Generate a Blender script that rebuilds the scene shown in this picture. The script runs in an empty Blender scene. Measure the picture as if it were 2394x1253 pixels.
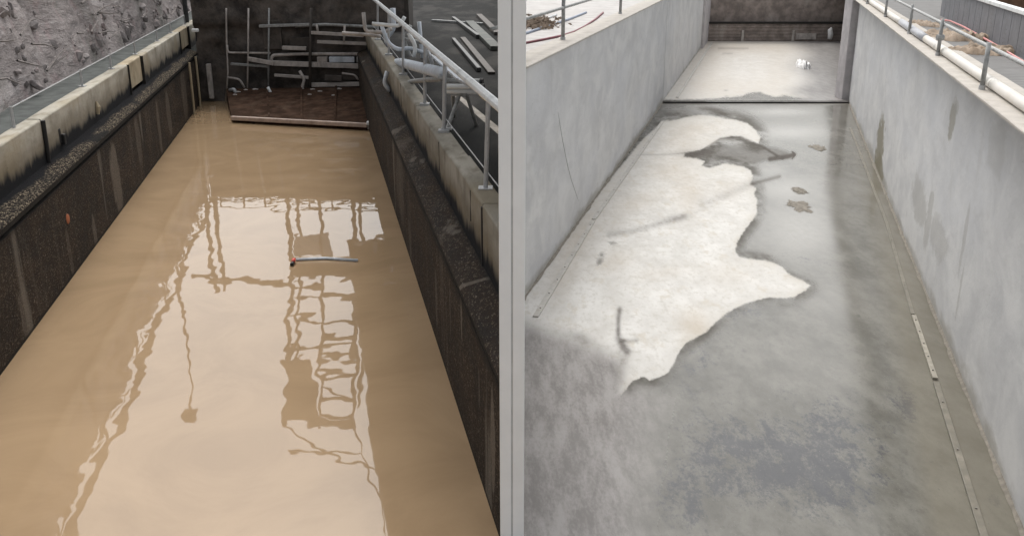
import bpy, bmesh, math, random
import numpy as np
from mathutils import Vector, Matrix, noise as mnoise
random.seed(7); rng = np.random.default_rng(7)
R = math.radians
S = bpy.context.scene
COL = S.collection

# ------------------------------------------------------------------ camera
H = 5.0                                   # eye height over the water / basin floor
F, CX, CY, HOR = 2200.0, 1197.0, 626.5, -130.0
TILT = math.atan2(CY - HOR, F)
cd = bpy.data.cameras.new('camera'); cam = bpy.data.objects.new('camera', cd); COL.objects.link(cam)
cam.location = (0, 0, H); cam.rotation_euler = (math.pi/2 - TILT, 0, 0)
cd.sensor_fit = 'HORIZONTAL'; cd.sensor_width = 36.0; cd.lens = 36.0*F/2394.0
cd.clip_start = 0.1; cd.clip_end = 2000
S.camera = cam

# ------------------------------------------------------------------ sky, sun, exposure
SUN_EL, SUN_AZ = R(58), R(-8)             # veiled sun ahead of the camera
w = bpy.data.worlds.new('World'); S.world = w; w.use_nodes = True
nt = w.node_tree; nt.nodes.clear()
sky = nt.nodes.new('ShaderNodeTexSky'); sky.sky_type = 'NISHITA'; sky.sun_disc = False
sky.sun_elevation = SUN_EL; sky.sun_rotation = SUN_AZ; sky.air_density = 1.6; sky.dust_density = 6.0; sky.ozone_density = 1.0
hs = nt.nodes.new('ShaderNodeHueSaturation'); hs.inputs['Saturation'].default_value = 0.16   # overcast: the cloud takes the blue out
bg = nt.nodes.new('ShaderNodeBackground'); bg.inputs['Strength'].default_value = 0.15
wo = nt.nodes.new('ShaderNodeOutputWorld')
nt.links.new(sky.outputs[0], hs.inputs['Color']); nt.links.new(hs.outputs[0], bg.inputs['Color']); nt.links.new(bg.outputs[0], wo.inputs['Surface'])
sd = bpy.data.lights.new('sun', 'SUN'); sd.energy = 0.5; sd.angle = R(14); sd.color = (1.0, 0.95, 0.88)
sun = bpy.data.objects.new('sun', sd); COL.objects.link(sun)
dirv = Vector((math.sin(SUN_AZ)*math.cos(SUN_EL), math.cos(SUN_AZ)*math.cos(SUN_EL), math.sin(SUN_EL)))
sun.rotation_euler = dirv.to_track_quat('Z', 'Y').to_euler(); sun.location = (0, -10, 30)
S.view_settings.view_transform = 'Standard'; S.view_settings.look = 'None'; S.view_settings.gamma = 1.0
S.view_settings.exposure = 0.56

# ------------------------------------------------------------------ where a pixel of the photograph lies in the place
c_, s_ = math.cos(TILT), math.sin(TILT)
def ray(x, y):
    a, b = (x - CX)/F, -(y - CY)/F
    return Vector((a, c_ + s_*b, -s_ + c_*b))
def pz(x, y, z):                          # on the level plane at height z
    r = ray(x, y); t = (z - H)/r.z; return Vector((r.x*t, r.y*t, z))
def py(x, y, Y):                          # on the upright plane at distance Y
    r = ray(x, y); t = Y/r.y; return Vector((r.x*t, Y, H + r.z*t))
def mir(x, y, Y):                         # the point at distance Y whose reflection in the water is seen there
    p = py(x, y, Y); return Vector((p.x, p.y, -p.z))
xl = lambda y: -6.47 - (y - 11.48)*0.1951           # brown basin, its two walls at the water line
xr = lambda y: -1.48 - (y - 13.87)*0.2037
bl = lambda y: 0.20 + (y - 13.23)*0.2645            # grey basin, its two walls at the floor
br = lambda y: 4.87 + (y - 8.20)*0.2739

def wpt(edge, x, y):                                   # a pixel seen on a basin wall
    r = ray(x, y); lo_, hi_ = 1.0, 80.0
    f = lambda tt: r.x*tt - edge(r.y*tt)
    s0 = f(lo_)
    for _ in range(60):
        m = (lo_+hi_)/2
        if (f(m) > 0) == (s0 > 0): lo_ = m
        else: hi_ = m
    return Vector((r.x*lo_, r.y*lo_, H + r.z*lo_))

# ------------------------------------------------------------------ objects and mesh helpers
def tag(o, label=None, cat=None, group=None, kind=None):
    if label: o['label'] = label
    if cat: o['category'] = cat
    if group: o['group'] = group
    if kind: o['kind'] = kind
    return o
def thing(name, loc, label, cat, group=None):
    o = bpy.data.objects.new(name, None); COL.objects.link(o); o.location = loc; o.empty_display_size = 0.2
    return tag(o, label, cat, group)
def build(name, bm, mat, parent=None, smooth=False, bevel=0):
    bmesh.ops.recalc_face_normals(bm, faces=bm.faces[:])
    co = np.array([v.co[:] for v in bm.verts]); lo, hi = co.min(0), co.max(0)
    base = Vector(((lo[0]+hi[0])/2, (lo[1]+hi[1])/2, lo[2]))
    for v in bm.verts: v.co -= base
    me = bpy.data.meshes.new(name); bm.to_mesh(me); bm.free()
    if smooth:
        me.polygons.foreach_set('use_smooth', [True]*len(me.polygons))
    me.materials.append(mat)
    o = bpy.data.objects.new(name, me); COL.objects.link(o); o.location = base
    if parent:
        off = Vector(parent.location); p = parent.parent
        while p: off += Vector(p.location); p = p.parent
        o.parent = parent; o.location = base - off
    if bevel:
        m = o.modifiers.new('bevel', 'BEVEL'); m.width = bevel; m.segments = 2; m.limit_method = 'ANGLE'
    return o
def copy_tree(o, parent=None):
    c = o.copy(); COL.objects.link(c)
    if parent: c.parent = parent
    for ch in [x for x in COL.objects if x.parent == o]: copy_tree(ch, c)
    return c
def nb(): return bmesh.new()
def box(bm, a, b):
    x0, y0, z0 = a; x1, y1, z1 = b
    v = [bm.verts.new(p) for p in ((x0,y0,z0),(x1,y0,z0),(x1,y1,z0),(x0,y1,z0),(x0,y0,z1),(x1,y0,z1),(x1,y1,z1),(x0,y1,z1))]
    for f in ((3,2,1,0),(4,5,6,7),(0,1,5,4),(1,2,6,5),(2,3,7,6),(3,0,4,7)): bm.faces.new([v[i] for i in f])
    return bm
def beam(bm, a, b, wd, ht=None, up=(0,0,1)):         # a bar of rectangular section between two points
    a, b = Vector(a), Vector(b); ht = ht or wd; d = (b-a).normalized()
    s = d.cross(Vector(up)); s = s.normalized() if s.length > 1e-4 else Vector((1,0,0)); u = s.cross(d)
    v = []
    for p in (a, b):
        for i, j in ((-1,-1),(1,-1),(1,1),(-1,1)): v.append(bm.verts.new(p + s*i*wd/2 + u*j*ht/2))
    for f in ((3,2,1,0),(4,5,6,7),(0,1,5,4),(1,2,6,5),(2,3,7,6),(3,0,4,7)): bm.faces.new([v[i] for i in f])
    return bm
def tube(bm, pts, r, n=10, cap=True):
    pts = [Vector(p) for p in pts]; rings = []; pu = None
    rr = r if isinstance(r, (list, tuple)) else [r]*len(pts)
    for i, p in enumerate(pts):
        d = (pts[min(i+1, len(pts)-1)] - pts[max(i-1, 0)]).normalized()
        u = pu if pu else (Vector((0,0,1)) if abs(d.z) < .9 else Vector((1,0,0)))
        s = d.cross(u).normalized(); u = s.cross(d).normalized(); pu = u
        rings.append([bm.verts.new(p + (s*math.cos(t) + u*math.sin(t))*rr[i]) for t in [2*math.pi*k/n for k in range(n)]])
    for A, B in zip(rings, rings[1:]):
        for k in range(n): bm.faces.new((A[k], A[(k+1)%n], B[(k+1)%n], B[k]))
    if cap:
        bm.faces.new(rings[0][::-1]); bm.faces.new(rings[-1])
    return bm
def bend(pts, r=0.12, n=5):                          # round the corners of a polyline
    P = [Vector(p) for p in pts]; out = [P[0]]
    for a, b, c in zip(P, P[1:], P[2:]):
        q = min(r, (a-b).length*.45, (c-b).length*.45); s, e = b+(a-b).normalized()*q, b+(c-b).normalized()*q
        for k in range(n+1):
            t = k/n; out.append(s*(1-t)**2 + b*2*t*(1-t) + e*t*t)
    out.append(P[-1]); return out
def prof(bm, edge, prof_pts, ys, xmax=None, xmin=None):             # sweep a profile of (offset from the edge, z) along y
    rings = []
    for y in ys:
        rings.append([bm.verts.new((edge(y) + o if xmax is None else min(edge(y) + o, xmax - .0008*i), y, z)) if xmin is None else bm.verts.new((max(edge(y) + o, xmin + .0008*i), y, z)) for i, (o, z) in enumerate(prof_pts)])
    n = len(prof_pts)
    for A, B in zip(rings, rings[1:]):
        for k in range(n): bm.faces.new((A[k], A[(k+1)%n], B[(k+1)%n], B[k]))
    bm.faces.new(rings[0][::-1]); bm.faces.new(rings[-1])
    return bm
def poly(bm, pts, z0, z1):                           # a flat polygon with thickness
    lo = [bm.verts.new((p[0], p[1], z0)) for p in pts]; hi = [bm.verts.new((p[0], p[1], z1)) for p in pts]
    bm.faces.new(lo[::-1]); bm.faces.new(hi); n = len(pts)
    for k in range(n): bm.faces.new((lo[k], lo[(k+1)%n], hi[(k+1)%n], hi[k]))
    return bm
def span(a, b, n): return [a + (b-a)*i/n for i in range(n+1)]
def fbm(x, y, z=0, o=4):
    return mnoise.fractal(Vector((x, y, z)), 1.0, 2.0, o)

# ------------------------------------------------------------------ materials
class NT:
    def __init__(s, name, ys=1.0):
        s.ys = ys
        s.m = bpy.data.materials.new(name); s.m.use_nodes = True; s.t = s.m.node_tree; s.t.nodes.clear()
        s.out = s.n('ShaderNodeOutputMaterial'); s.b = s.n('ShaderNodeBsdfPrincipled'); s.l(s.b.outputs[0], s.out.inputs[0])
        s.pos = s.n('ShaderNodeNewGeometry').outputs['Position']
    def n(s, t): return s.t.nodes.new(t)
    def l(s, a, b): s.t.links.new(a, b)
    def put(s, sock, v):
        if isinstance(v, (int, float)): sock.default_value = v
        elif isinstance(v, tuple): sock.default_value = (*v, 1.0) if len(v) == 3 and sock.type == 'RGBA' else v
        else: s.l(v, sock)
    def noise(s, scale=1, detail=4, rough=.55, sc=(1,1,1), vec=None, dist=0, rot=0):
        mp = s.n('ShaderNodeMapping'); s.l(vec or s.pos, mp.inputs[0]); mp.inputs['Scale'].default_value = (sc[0], sc[1]*s.ys, sc[2]); mp.inputs['Rotation'].default_value = (0,0,rot)
        k = s.n('ShaderNodeTexNoise'); s.l(mp.outputs[0], k.inputs['Vector']); k.inputs['Scale'].default_value = scale
        k.inputs['Detail'].default_value = detail; k.inputs['Roughness'].default_value = rough; k.inputs['Distortion'].default_value = dist
        return k.outputs['Fac']
    def step(s, v, a, b):
        k = s.n('ShaderNodeMapRange'); k.interpolation_type = 'SMOOTHSTEP'; s.put(k.inputs[0], v); k.inputs[1].default_value = a; k.inputs[2].default_value = b
        return k.outputs[0]
    def rng(s, v, a, b, c, d):
        k = s.n('ShaderNodeMapRange'); s.put(k.inputs[0], v)
        for i, q in enumerate((a, b, c, d)): k.inputs[i+1].default_value = q
        return k.outputs[0]
    def math(s, op, a, b=0.0):
        k = s.n('ShaderNodeMath'); k.operation = op; s.put(k.inputs[0], a); s.put(k.inputs[1], b); return k.outputs[0]
    def mul(s, a, b): return s.math('MULTIPLY', a, b)
    def add(s, a, b): return s.math('ADD', a, b)
    def mix(s, f, a, b, mode='MIX'):
        k = s.n('ShaderNodeMix'); k.data_type = 'RGBA'; k.blend_type = mode; k.clamp_factor = True
        s.put(k.inputs[0], f); s.put(k.inputs[6], a); s.put(k.inputs[7], b); return k.outputs[2]
    def z(s, ax='Z'):
        k = s.n('ShaderNodeSeparateXYZ'); s.l(s.pos, k.inputs[0]); return k.outputs[ax]
    def grey(s, v):
        k = s.n('ShaderNodeCombineColor'); [s.put(k.inputs[i], v) for i in range(3)]; return k.outputs[0]
    def attr(s, name):
        k = s.n('ShaderNodeAttribute'); k.attribute_name = name; q = s.n('ShaderNodeSeparateColor'); s.l(k.outputs['Color'], q.inputs[0])
        return q.outputs[0], q.outputs[1], q.outputs[2], k.outputs['Alpha']
    def fin(s, col, rough=.8, bump=None, bs=.3, bd=.02, metal=0, spec=.5, ior=None):
        s.put(s.b.inputs['Base Color'], col); s.put(s.b.inputs['Roughness'], rough); s.put(s.b.inputs['Metallic'], metal)
        s.b.inputs['Specular IOR Level'].default_value = spec
        if ior: s.b.inputs['IOR'].default_value = ior
        if bump is not None:
            k = s.n('ShaderNodeBump'); k.inputs['Strength'].default_value = bs; k.inputs['Distance'].default_value = bd
            s.put(k.inputs['Height'], bump); s.l(k.outputs[0], s.b.inputs['Normal'])
        return s.m

def simple(name, col, rough=.7, var=.25, scale=6, metal=0, spec=.5, dirt=None):
    k = NT(name); n = k.noise(scale, 5, .6)
    c = k.mix(k.step(n, .3, .75), tuple(x*(1-var) for x in col), tuple(min(1, x*(1+var)) for x in col))
    if dirt: c = k.mix(k.mul(k.step(k.noise(scale*.6, 6, .65, sc=(1,1,.4)), .5, .72), .8), c, dirt)
    return k.fin(c, rough, k.noise(scale*6, 3), .15, .01, metal, spec)

def m_grey_wall():
    k = NT('grey_rendered_concrete', .34)
    big = k.noise(.55, 5, .6); cloud = k.noise(1.9, 6, .62, sc=(1,1,.7), dist=.6); streak = k.noise(1.0, 6, .65, sc=(3,1.1,.55), dist=.9)
    c = k.mix(k.step(cloud, .33, .68), (.485,.485,.49), (.61,.607,.60))
    c = k.mix(k.mul(k.step(big, .42, .68), .5), c, (.575,.585,.61))
    c = k.mix(k.mul(k.step(streak, .55, .75), .30), c, (.36,.35,.335))
    c = k.mix(k.mul(k.step(k.noise(2.3, 5, .6, sc=(1.4,.8,.6), dist=1.0), .55, .72), .45), c, (.66,.655,.645))
    c = k.mix(k.mul(k.step(k.noise(7, 7, .75), .5, .66), .22), c, (.40,.40,.395))
    c = k.mix(k.mul(k.step(k.noise(4.5, 6, .7, dist=.5), .56, .7), .28), c, (.66,.66,.655))
    sp = k.step(k.noise(22, 5, .8), .62, .70)                               # pitting
    c = k.mix(k.mul(sp, k.mul(k.step(k.noise(.9, 3), .48, .6), .7)), c, (.24,.23,.21))
    low = k.step(k.add(k.z(), k.rng(k.noise(2.2, 5, .65), 0, 1, -.35, .35)), .22, .0)     # grime where it meets the floor
    c = k.mix(k.mul(low, .65), c, (.27,.25,.21))
    nx_ = k.noise(3.2, 5, .7, sc=(1,1.6,1)); right = k.step(k.z('X'), 2.9, 3.0)
    for x, y, wy, wz, am in ((2057,340,.80,.62,.85),(2055,400,.9,.35,.85),(2227,275,.24,.30,.6),(2235,250,.2,.12,.5),(2254,560,.10,.5,.45),(2244,680,.06,.35,.45),(2150,470,.9,.35,.5),(2195,560,.7,.3,.45),(2170,520,.25,.5,.5),(2330,350,.5,.3,.3)):
        P = wpt(br, x, y)
        a = k.math('POWER', k.mul(k.add(k.z('Y'), -P.y), 1/wy), 2.0); q = k.math('POWER', k.mul(k.add(k.z(), -P.z), 1/wz), 2.0)
        e = k.add(k.add(a, q), k.rng(nx_, .3, .7, -.7, .7)); col = (.20,.18,.125) if am > .55 else (.33,.32,.30)
        c = k.mix(k.mul(k.mul(k.step(e, 1.35, .5), right), am), c, col)
    return k.fin(c, .72, k.noise(9, 6, .65), .3, .014, 0, .35)

def m_brown_wall():
    k = NT('dark_slimed_concrete', .4)
    st = k.noise(1, 5, .6, sc=(4.5,4.5,.22), dist=.25); fine = k.noise(34, 4, .75); mid = k.noise(2.4, 6, .65)
    c = k.mix(k.step(mid, .3, .7), (.011,.008,.0062), (.042,.029,.020))
    c = k.mix(k.mul(k.step(st, .55, .7), .5), c, (.085,.068,.053))
    c = k.mix(k.mul(k.step(k.noise(1, 4, .55, sc=(2.2,2.2,.12)), .62, .67), .65), c, (.17,.15,.125))  # pale run-down streaks
    c = k.mix(k.mul(k.step(fine, .56, .64), k.rng(mid, .35, .65, .25, .95)), c, (.17,.132,.096))                       # grit
    c = k.mix(k.mul(k.step(k.noise(48, 3, .8), .62, .66), k.rng(st, .35, .6, .3, .8)), c, (.34,.29,.235))
    nn = k.noise(5, 5, .7, sc=(1,1,.25)); lft = k.step(k.z('X'), -4.6, -4.9)
    for x, y, wy, wz, am, ed in ((272,420,.40,.75,.8,xl),(222,545,.12,.35,.6,xl),(325,335,.25,.6,.4,xl),(372,300,.2,.7,.5,xl),(395,270,.35,.6,.45,xl),(62,745,.25,.5,.5,xl),(165,600,.1,.5,.3,xl),(430,215,.5,.8,.35,xl),(1078,705,.05,.5,.8,xr),(1152,1030,.10,.55,.9,xr),(1020,700,.12,.4,.4,xr),(1052,720,.05,.45,.4,xr),(935,420,.8,.8,.35,xr),(1120,900,.05,.3,.4,xr)):
        P = wpt(ed, x, y)
        a = k.math('POWER', k.mul(k.add(k.z('Y'), -P.y), 1/wy), 2.0); q = k.math('POWER', k.mul(k.add(k.z(), -P.z), 1/wz), 2.0)
        e = k.add(k.add(a, q), k.rng(nn, .3, .7, -.6, .6)); sd_ = lft if ed is xl else k.math('SUBTRACT', 1.0, lft)
        c = k.mix(k.mul(k.mul(k.step(e, 1.2, .5), sd_), k.mul(k.rng(fine, .3, .7, .55, 1.0), am)), c, (.185,.158,.128))
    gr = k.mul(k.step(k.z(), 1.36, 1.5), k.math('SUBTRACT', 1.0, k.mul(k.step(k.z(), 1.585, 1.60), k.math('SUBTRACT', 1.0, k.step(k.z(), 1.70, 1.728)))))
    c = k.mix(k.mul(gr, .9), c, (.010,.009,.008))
    wet = k.step(k.add(k.z(), k.rng(mid, 0, 1, -.06, .06)), .07, .03)
    c = k.mix(k.mul(wet, .8), c, (.014,.012,.010))
    return k.fin(c, k.rng(mid, .3, .7, .7, 1.0), k.add(fine, k.mul(mid, 1.5)), .7, .03, 0, .2)

def m_ledge():
    k = NT('gritty_ledge', .5); f = k.noise(38, 5, .85); g = k.noise(1.6, 4)
    c = k.mix(k.step(f, .52, .59), (.012,.010,.009), (.30,.245,.175))
    c = k.mix(k.step(g, .55, .68), c, (.016,.015,.014))
    c = k.mix(k.step(k.add(k.z(), k.rng(g, .2, .8, -.03, .03)), 1.672, 1.695), c, (.0105,.0105,.012))
    return k.fin(c, 1.0, f, .9, .03, 0, .12)

def m_curb(zb, zt, g=1.0, nm='buff_curb_concrete'):
    k = NT(nm, .4); mid = k.noise(2.2, 6, .65); run = k.noise(1.0, 5, .6, sc=(5,5,.35))
    c = k.mix(k.step(mid, .3, .7), (.20*g,.185*g,.152*g), (.34*g,.32*g,.275*g))
    c = k.mix(k.mul(k.step(run, .5, .7), .55), c, (.125*g,.105*g,.075*g))
    c = k.mix(k.mul(k.step(k.noise(.8, 4), .5, .65), .55), c, (.235*g,.195*g,.13*g))
    zz = k.add(k.z(), k.rng(run, 0.2, .8, -.16, .16))
    tar = k.step(zz, zb + .27, zb + .09)
    rust = k.step(zz, zb + .56, zb + .22)
    c = k.mix(k.mul(rust, .55), c, (.10,.07,.035))
    c = k.mix(tar, c, (.0105,.0105,.012))
    sp = k.step(k.noise(30, 4, .75), .66, .72)
    c = k.mix(k.mul(sp, .7), c, (.05,.045,.035))
    return k.fin(c, .95, k.noise(14, 5, .7), .4, .015, 0, .2)

def m_water():
    k = NT('muddy_water')
    n = k.noise(.45, 6, .62, dist=1.6)
    n = k.step(n, .3, .7)
    c = k.mix(n, (.300,.208,.124), (.358,.252,.152))
    rip = k.add(k.noise(1.0, 2, .45, sc=(1.2,.75,1)), k.mul(k.noise(4.0, 1, .4, sc=(1,.6,1)), .16))
    return k.fin(c, .012, rip, .5, .014, 0, .5, 1.46)

def m_floor():
    k = NT('basin_floor_concrete', .5)
    d1, pale, dark, gut = k.attr('wear_sheen')               # how far inside the dry patch, pale silt with sky reflection painted in, dark algae, gutter silt
    stain, beige, spots, film = k.attr('wear_more')
    n1 = k.noise(2.2, 6, .65); n2 = k.noise(11, 6, .7); n3 = k.noise(46, 4, .75); n4 = k.noise(5.5, 6, .72, dist=.5)
    # wet concrete under a film of silt
    wetc = k.mix(k.step(n1, .32, .68), (.112,.108,.094), (.182,.176,.156))
    wetc = k.mix(k.mul(k.step(n2, .45, .7), .35), wetc, (.06,.058,.052))
    wetc = k.mix(k.mul(k.step(n3, .55, .72), .4), wetc, (.17,.163,.15))
    wetc = k.mix(k.mul(pale, k.rng(n2, .2, .8, .55, 1)), wetc, (.33,.32,.295))  # silt tone plus sky sheen put into the wet colour
    # algae: broken blue-grey flecks where the wear map asks for them
    fl = k.step(k.add(k.mul(k.add(k.mul(n4, .7), k.mul(k.noise(25, 8, .9), 1.0)), .5), k.mul(k.mul(dark, k.step(k.noise(1.1, 5, .7), .30, .62)), .16)), .485, .585)
    wetc = k.mix(k.mul(fl, k.rng(dark, 0, .6, 0, .72)), wetc, (.052,.055,.067))
    wetc = k.mix(k.mul(k.step(k.noise(44, 3, .8), .63, .68), .6), wetc, (.28,.265,.235))
    wetc = k.mix(k.mul(gut, .6), wetc, k.mix(n1, (.15,.135,.10), (.205,.186,.145)))
    wetc = k.mix(k.mul(k.step(k.noise(38, 4, .85, rot=.4), .60, .66), k.mul(k.step(n1, .42, .6), .6)), wetc, (.07,.068,.062))
    # tide mark along the edge of the wet
    sg = k.add(d1, k.mul(k.add(k.add(n2, -.5), k.mul(k.add(n3, -.5), .8)), .23))
    edge = k.mul(k.mul(k.step(sg, -.55, -.03), k.step(k.noise(.9, 5, .7), .36, .60)), k.step(k.add(sg, 0), .04, -.02))
    wetc = k.mix(k.mul(edge, k.rng(n1, .3, .7, .65, 1.0)), wetc, (.048,.042,.032))
    # dry, bleached concrete
    dry = k.mix(k.step(n1, .3, .7), (.50,.487,.46), (.62,.61,.585))
    dry = k.mix(k.mul(k.step(n2, .48, .66), .55), dry, (.42,.40,.36))
    dry = k.mix(k.mul(k.step(k.noise(3.2, 6, .72), .54, .66), .6), dry, (.47,.43,.365))
    dry = k.mix(k.mul(k.step(n3, .61, .68), .6), dry, (.31,.29,.265))
    dry = k.mix(k.mul(beige, k.rng(n4, .3, .7, .5, .95)), dry, (.43,.375,.305))
    isdry = k.step(sg, -.055, .03)
    dry = k.mix(k.mul(k.mul(k.step(sg, .42, .0), k.step(n1, .40, .62)), .5), dry, (.40,.37,.315))
    c = k.mix(isdry, wetc, dry)
    nf = k.add(k.mul(k.noise(5, 7, .72, sc=(1,.5,1), rot=.7), .75), k.mul(k.noise(30, 4, .7, rot=.5), .25))
    c = k.mix(k.step(k.add(film, k.mul(k.add(n1, -.5), k.mul(k.math('SUBTRACT', 1.0, film), .8))), .12, .95), c, k.mix(k.step(nf, .38, .62), (.165,.154,.147), (.275,.262,.252)))
    c = k.mix(k.mul(stain, k.rng(n2, .25, .75, .55, 1.0)), c, (.052,.041,.035))
    c = k.mix(k.mul(spots, k.step(k.add(n2, k.mul(spots, .3)), .52, .64)), c, (.11,.105,.095))
    r = k.mix(isdry, k.grey(k.rng(k.add(n1, k.mul(pale, -.35)), .1, .8, .06, .22)), (.88,.88,.88))
    r = k.mix(k.mul(film, .9), r, (.62,.62,.62))
    r = k.mix(k.math('MINIMUM', k.mul(k.add(stain, k.mul(edge, .6)), 1.3), 1.0), r, (.85,.85,.85))
    r = k.mix(k.mul(k.step(k.z('Y'), 31.3, 31.6), .8), r, (.24,.24,.24))
    q = k.n('ShaderNodeRGBToBW'); k.l(r, q.inputs[0])
    return k.fin(c, q.outputs[0], k.add(k.mul(n2, k.rng(isdry, 0, 1, .25, 1)), k.mul(n3, .3)), .10, .010, 0, .5, 1.33)

def m_hill():
    k = NT('scree_slope'); a = k.noise(1.1, 6, .7, sc=(1.3,.28,1.3), dist=.8, rot=-.2); b = k.noise(3.0, 6, .75, sc=(1,.4,1)); g = k.noise(.5, 4)
    c = k.mix(k.step(b, .3, .7), (.19,.165,.16), (.37,.33,.322))
    c = k.mix(k.step(a, .52, .68), c, (.45,.41,.405))
    c = k.mix(k.mul(k.step(a, .46, .34), .7), c, (.105,.093,.092))
    c = k.mix(k.mul(k.step(g, .52, .66), .4), c, (.13,.14,.115))
    c = k.mix(k.mul(k.step(k.noise(2.0, 4, .6), .56, .66), .4), c, (.34,.25,.25))
    return k.fin(c, .9, k.add(a, b), .9, .12)

def m_rubble():
    k = NT('mixed_rubble'); v = k.n('ShaderNodeTexVoronoi'); k.l(k.pos, v.inputs['Vector']); v.inputs['Scale'].default_value = 2.6
    q = k.n('ShaderNodeRGBToBW'); k.l(v.outputs['Color'], q.inputs[0])
    c = k.mix(q.outputs[0], (.16,.145,.142), (.33,.297,.29)); c = k.mix(k.mul(k.step(k.noise(1.3, 3), .5, .65), .5), c, (.28,.20,.19))
    c = k.mix(k.mul(k.step(k.noise(18, 5, .75), .5, .65), .4), c, (.10,.095,.09)); return k.fin(c, .9, k.noise(20, 5, .7), .4, .02)
def m_asphalt():
    k = NT('dark_asphalt'); n = k.noise(40, 4, .8); b = k.noise(.9, 5, .6, sc=(1,.35,1))
    c = k.mix(k.step(n, .35, .7), (.012,.0125,.0125), (.038,.038,.037)); c = k.mix(k.mul(k.step(b, .45, .65), .55), c, (.07,.066,.062))
    return k.fin(c, 1.0, n, .4, .01, 0, .1)

def m_rockwall():
    k = NT('blackened_end_wall'); a = k.noise(1.5, 7, .7); b = k.noise(14, 5, .75); v = k.noise(1, 5, .6, sc=(3,3,.35))
    c = k.mix(k.step(a, .3, .7), (.020,.017,.0155), (.13,.11,.095)); c = k.mix(k.mul(k.step(v, .52, .7), .55), c, (.095,.085,.075))
    c = k.mix(k.mul(k.step(b, .6, .7), .6), c, (.15,.125,.10))
    return k.fin(c, .75, k.add(a, k.mul(b, .5)), .7, .06)

def m_boards(name, ca, cb, sc, rot=0):
    k = NT(name); wv = k.n('ShaderNodeTexWave'); mp = k.n('ShaderNodeMapping'); k.l(k.pos, mp.inputs[0]); mp.inputs['Rotation'].default_value = (0,0,rot)
    k.l(mp.outputs[0], wv.inputs['Vector']); wv.inputs['Scale'].default_value = sc; wv.inputs['Distortion'].default_value = .15; wv.bands_direction = 'Y'
    n = k.noise(3.5, 6, .7); c = k.mix(k.step(n, .3, .7), ca, cb)
    gap = k.step(wv.outputs['Fac'], .16, .04); c = k.mix(k.mul(gap, .75), c, tuple(x*.45 for x in ca))
    c = k.mix(k.mul(k.step(k.noise(30, 4, .7), .6, .7), .4), c, tuple(x*.6 for x in ca))
    return k.fin(c, .8, wv.outputs['Fac'], .3, .01)

def m_leaf(name, a, b):
    k = NT(name); c = k.mix(k.step(k.noise(7, 3), .35, .65), a, b); return k.fin(c, .6, None, spec=.3)

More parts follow.
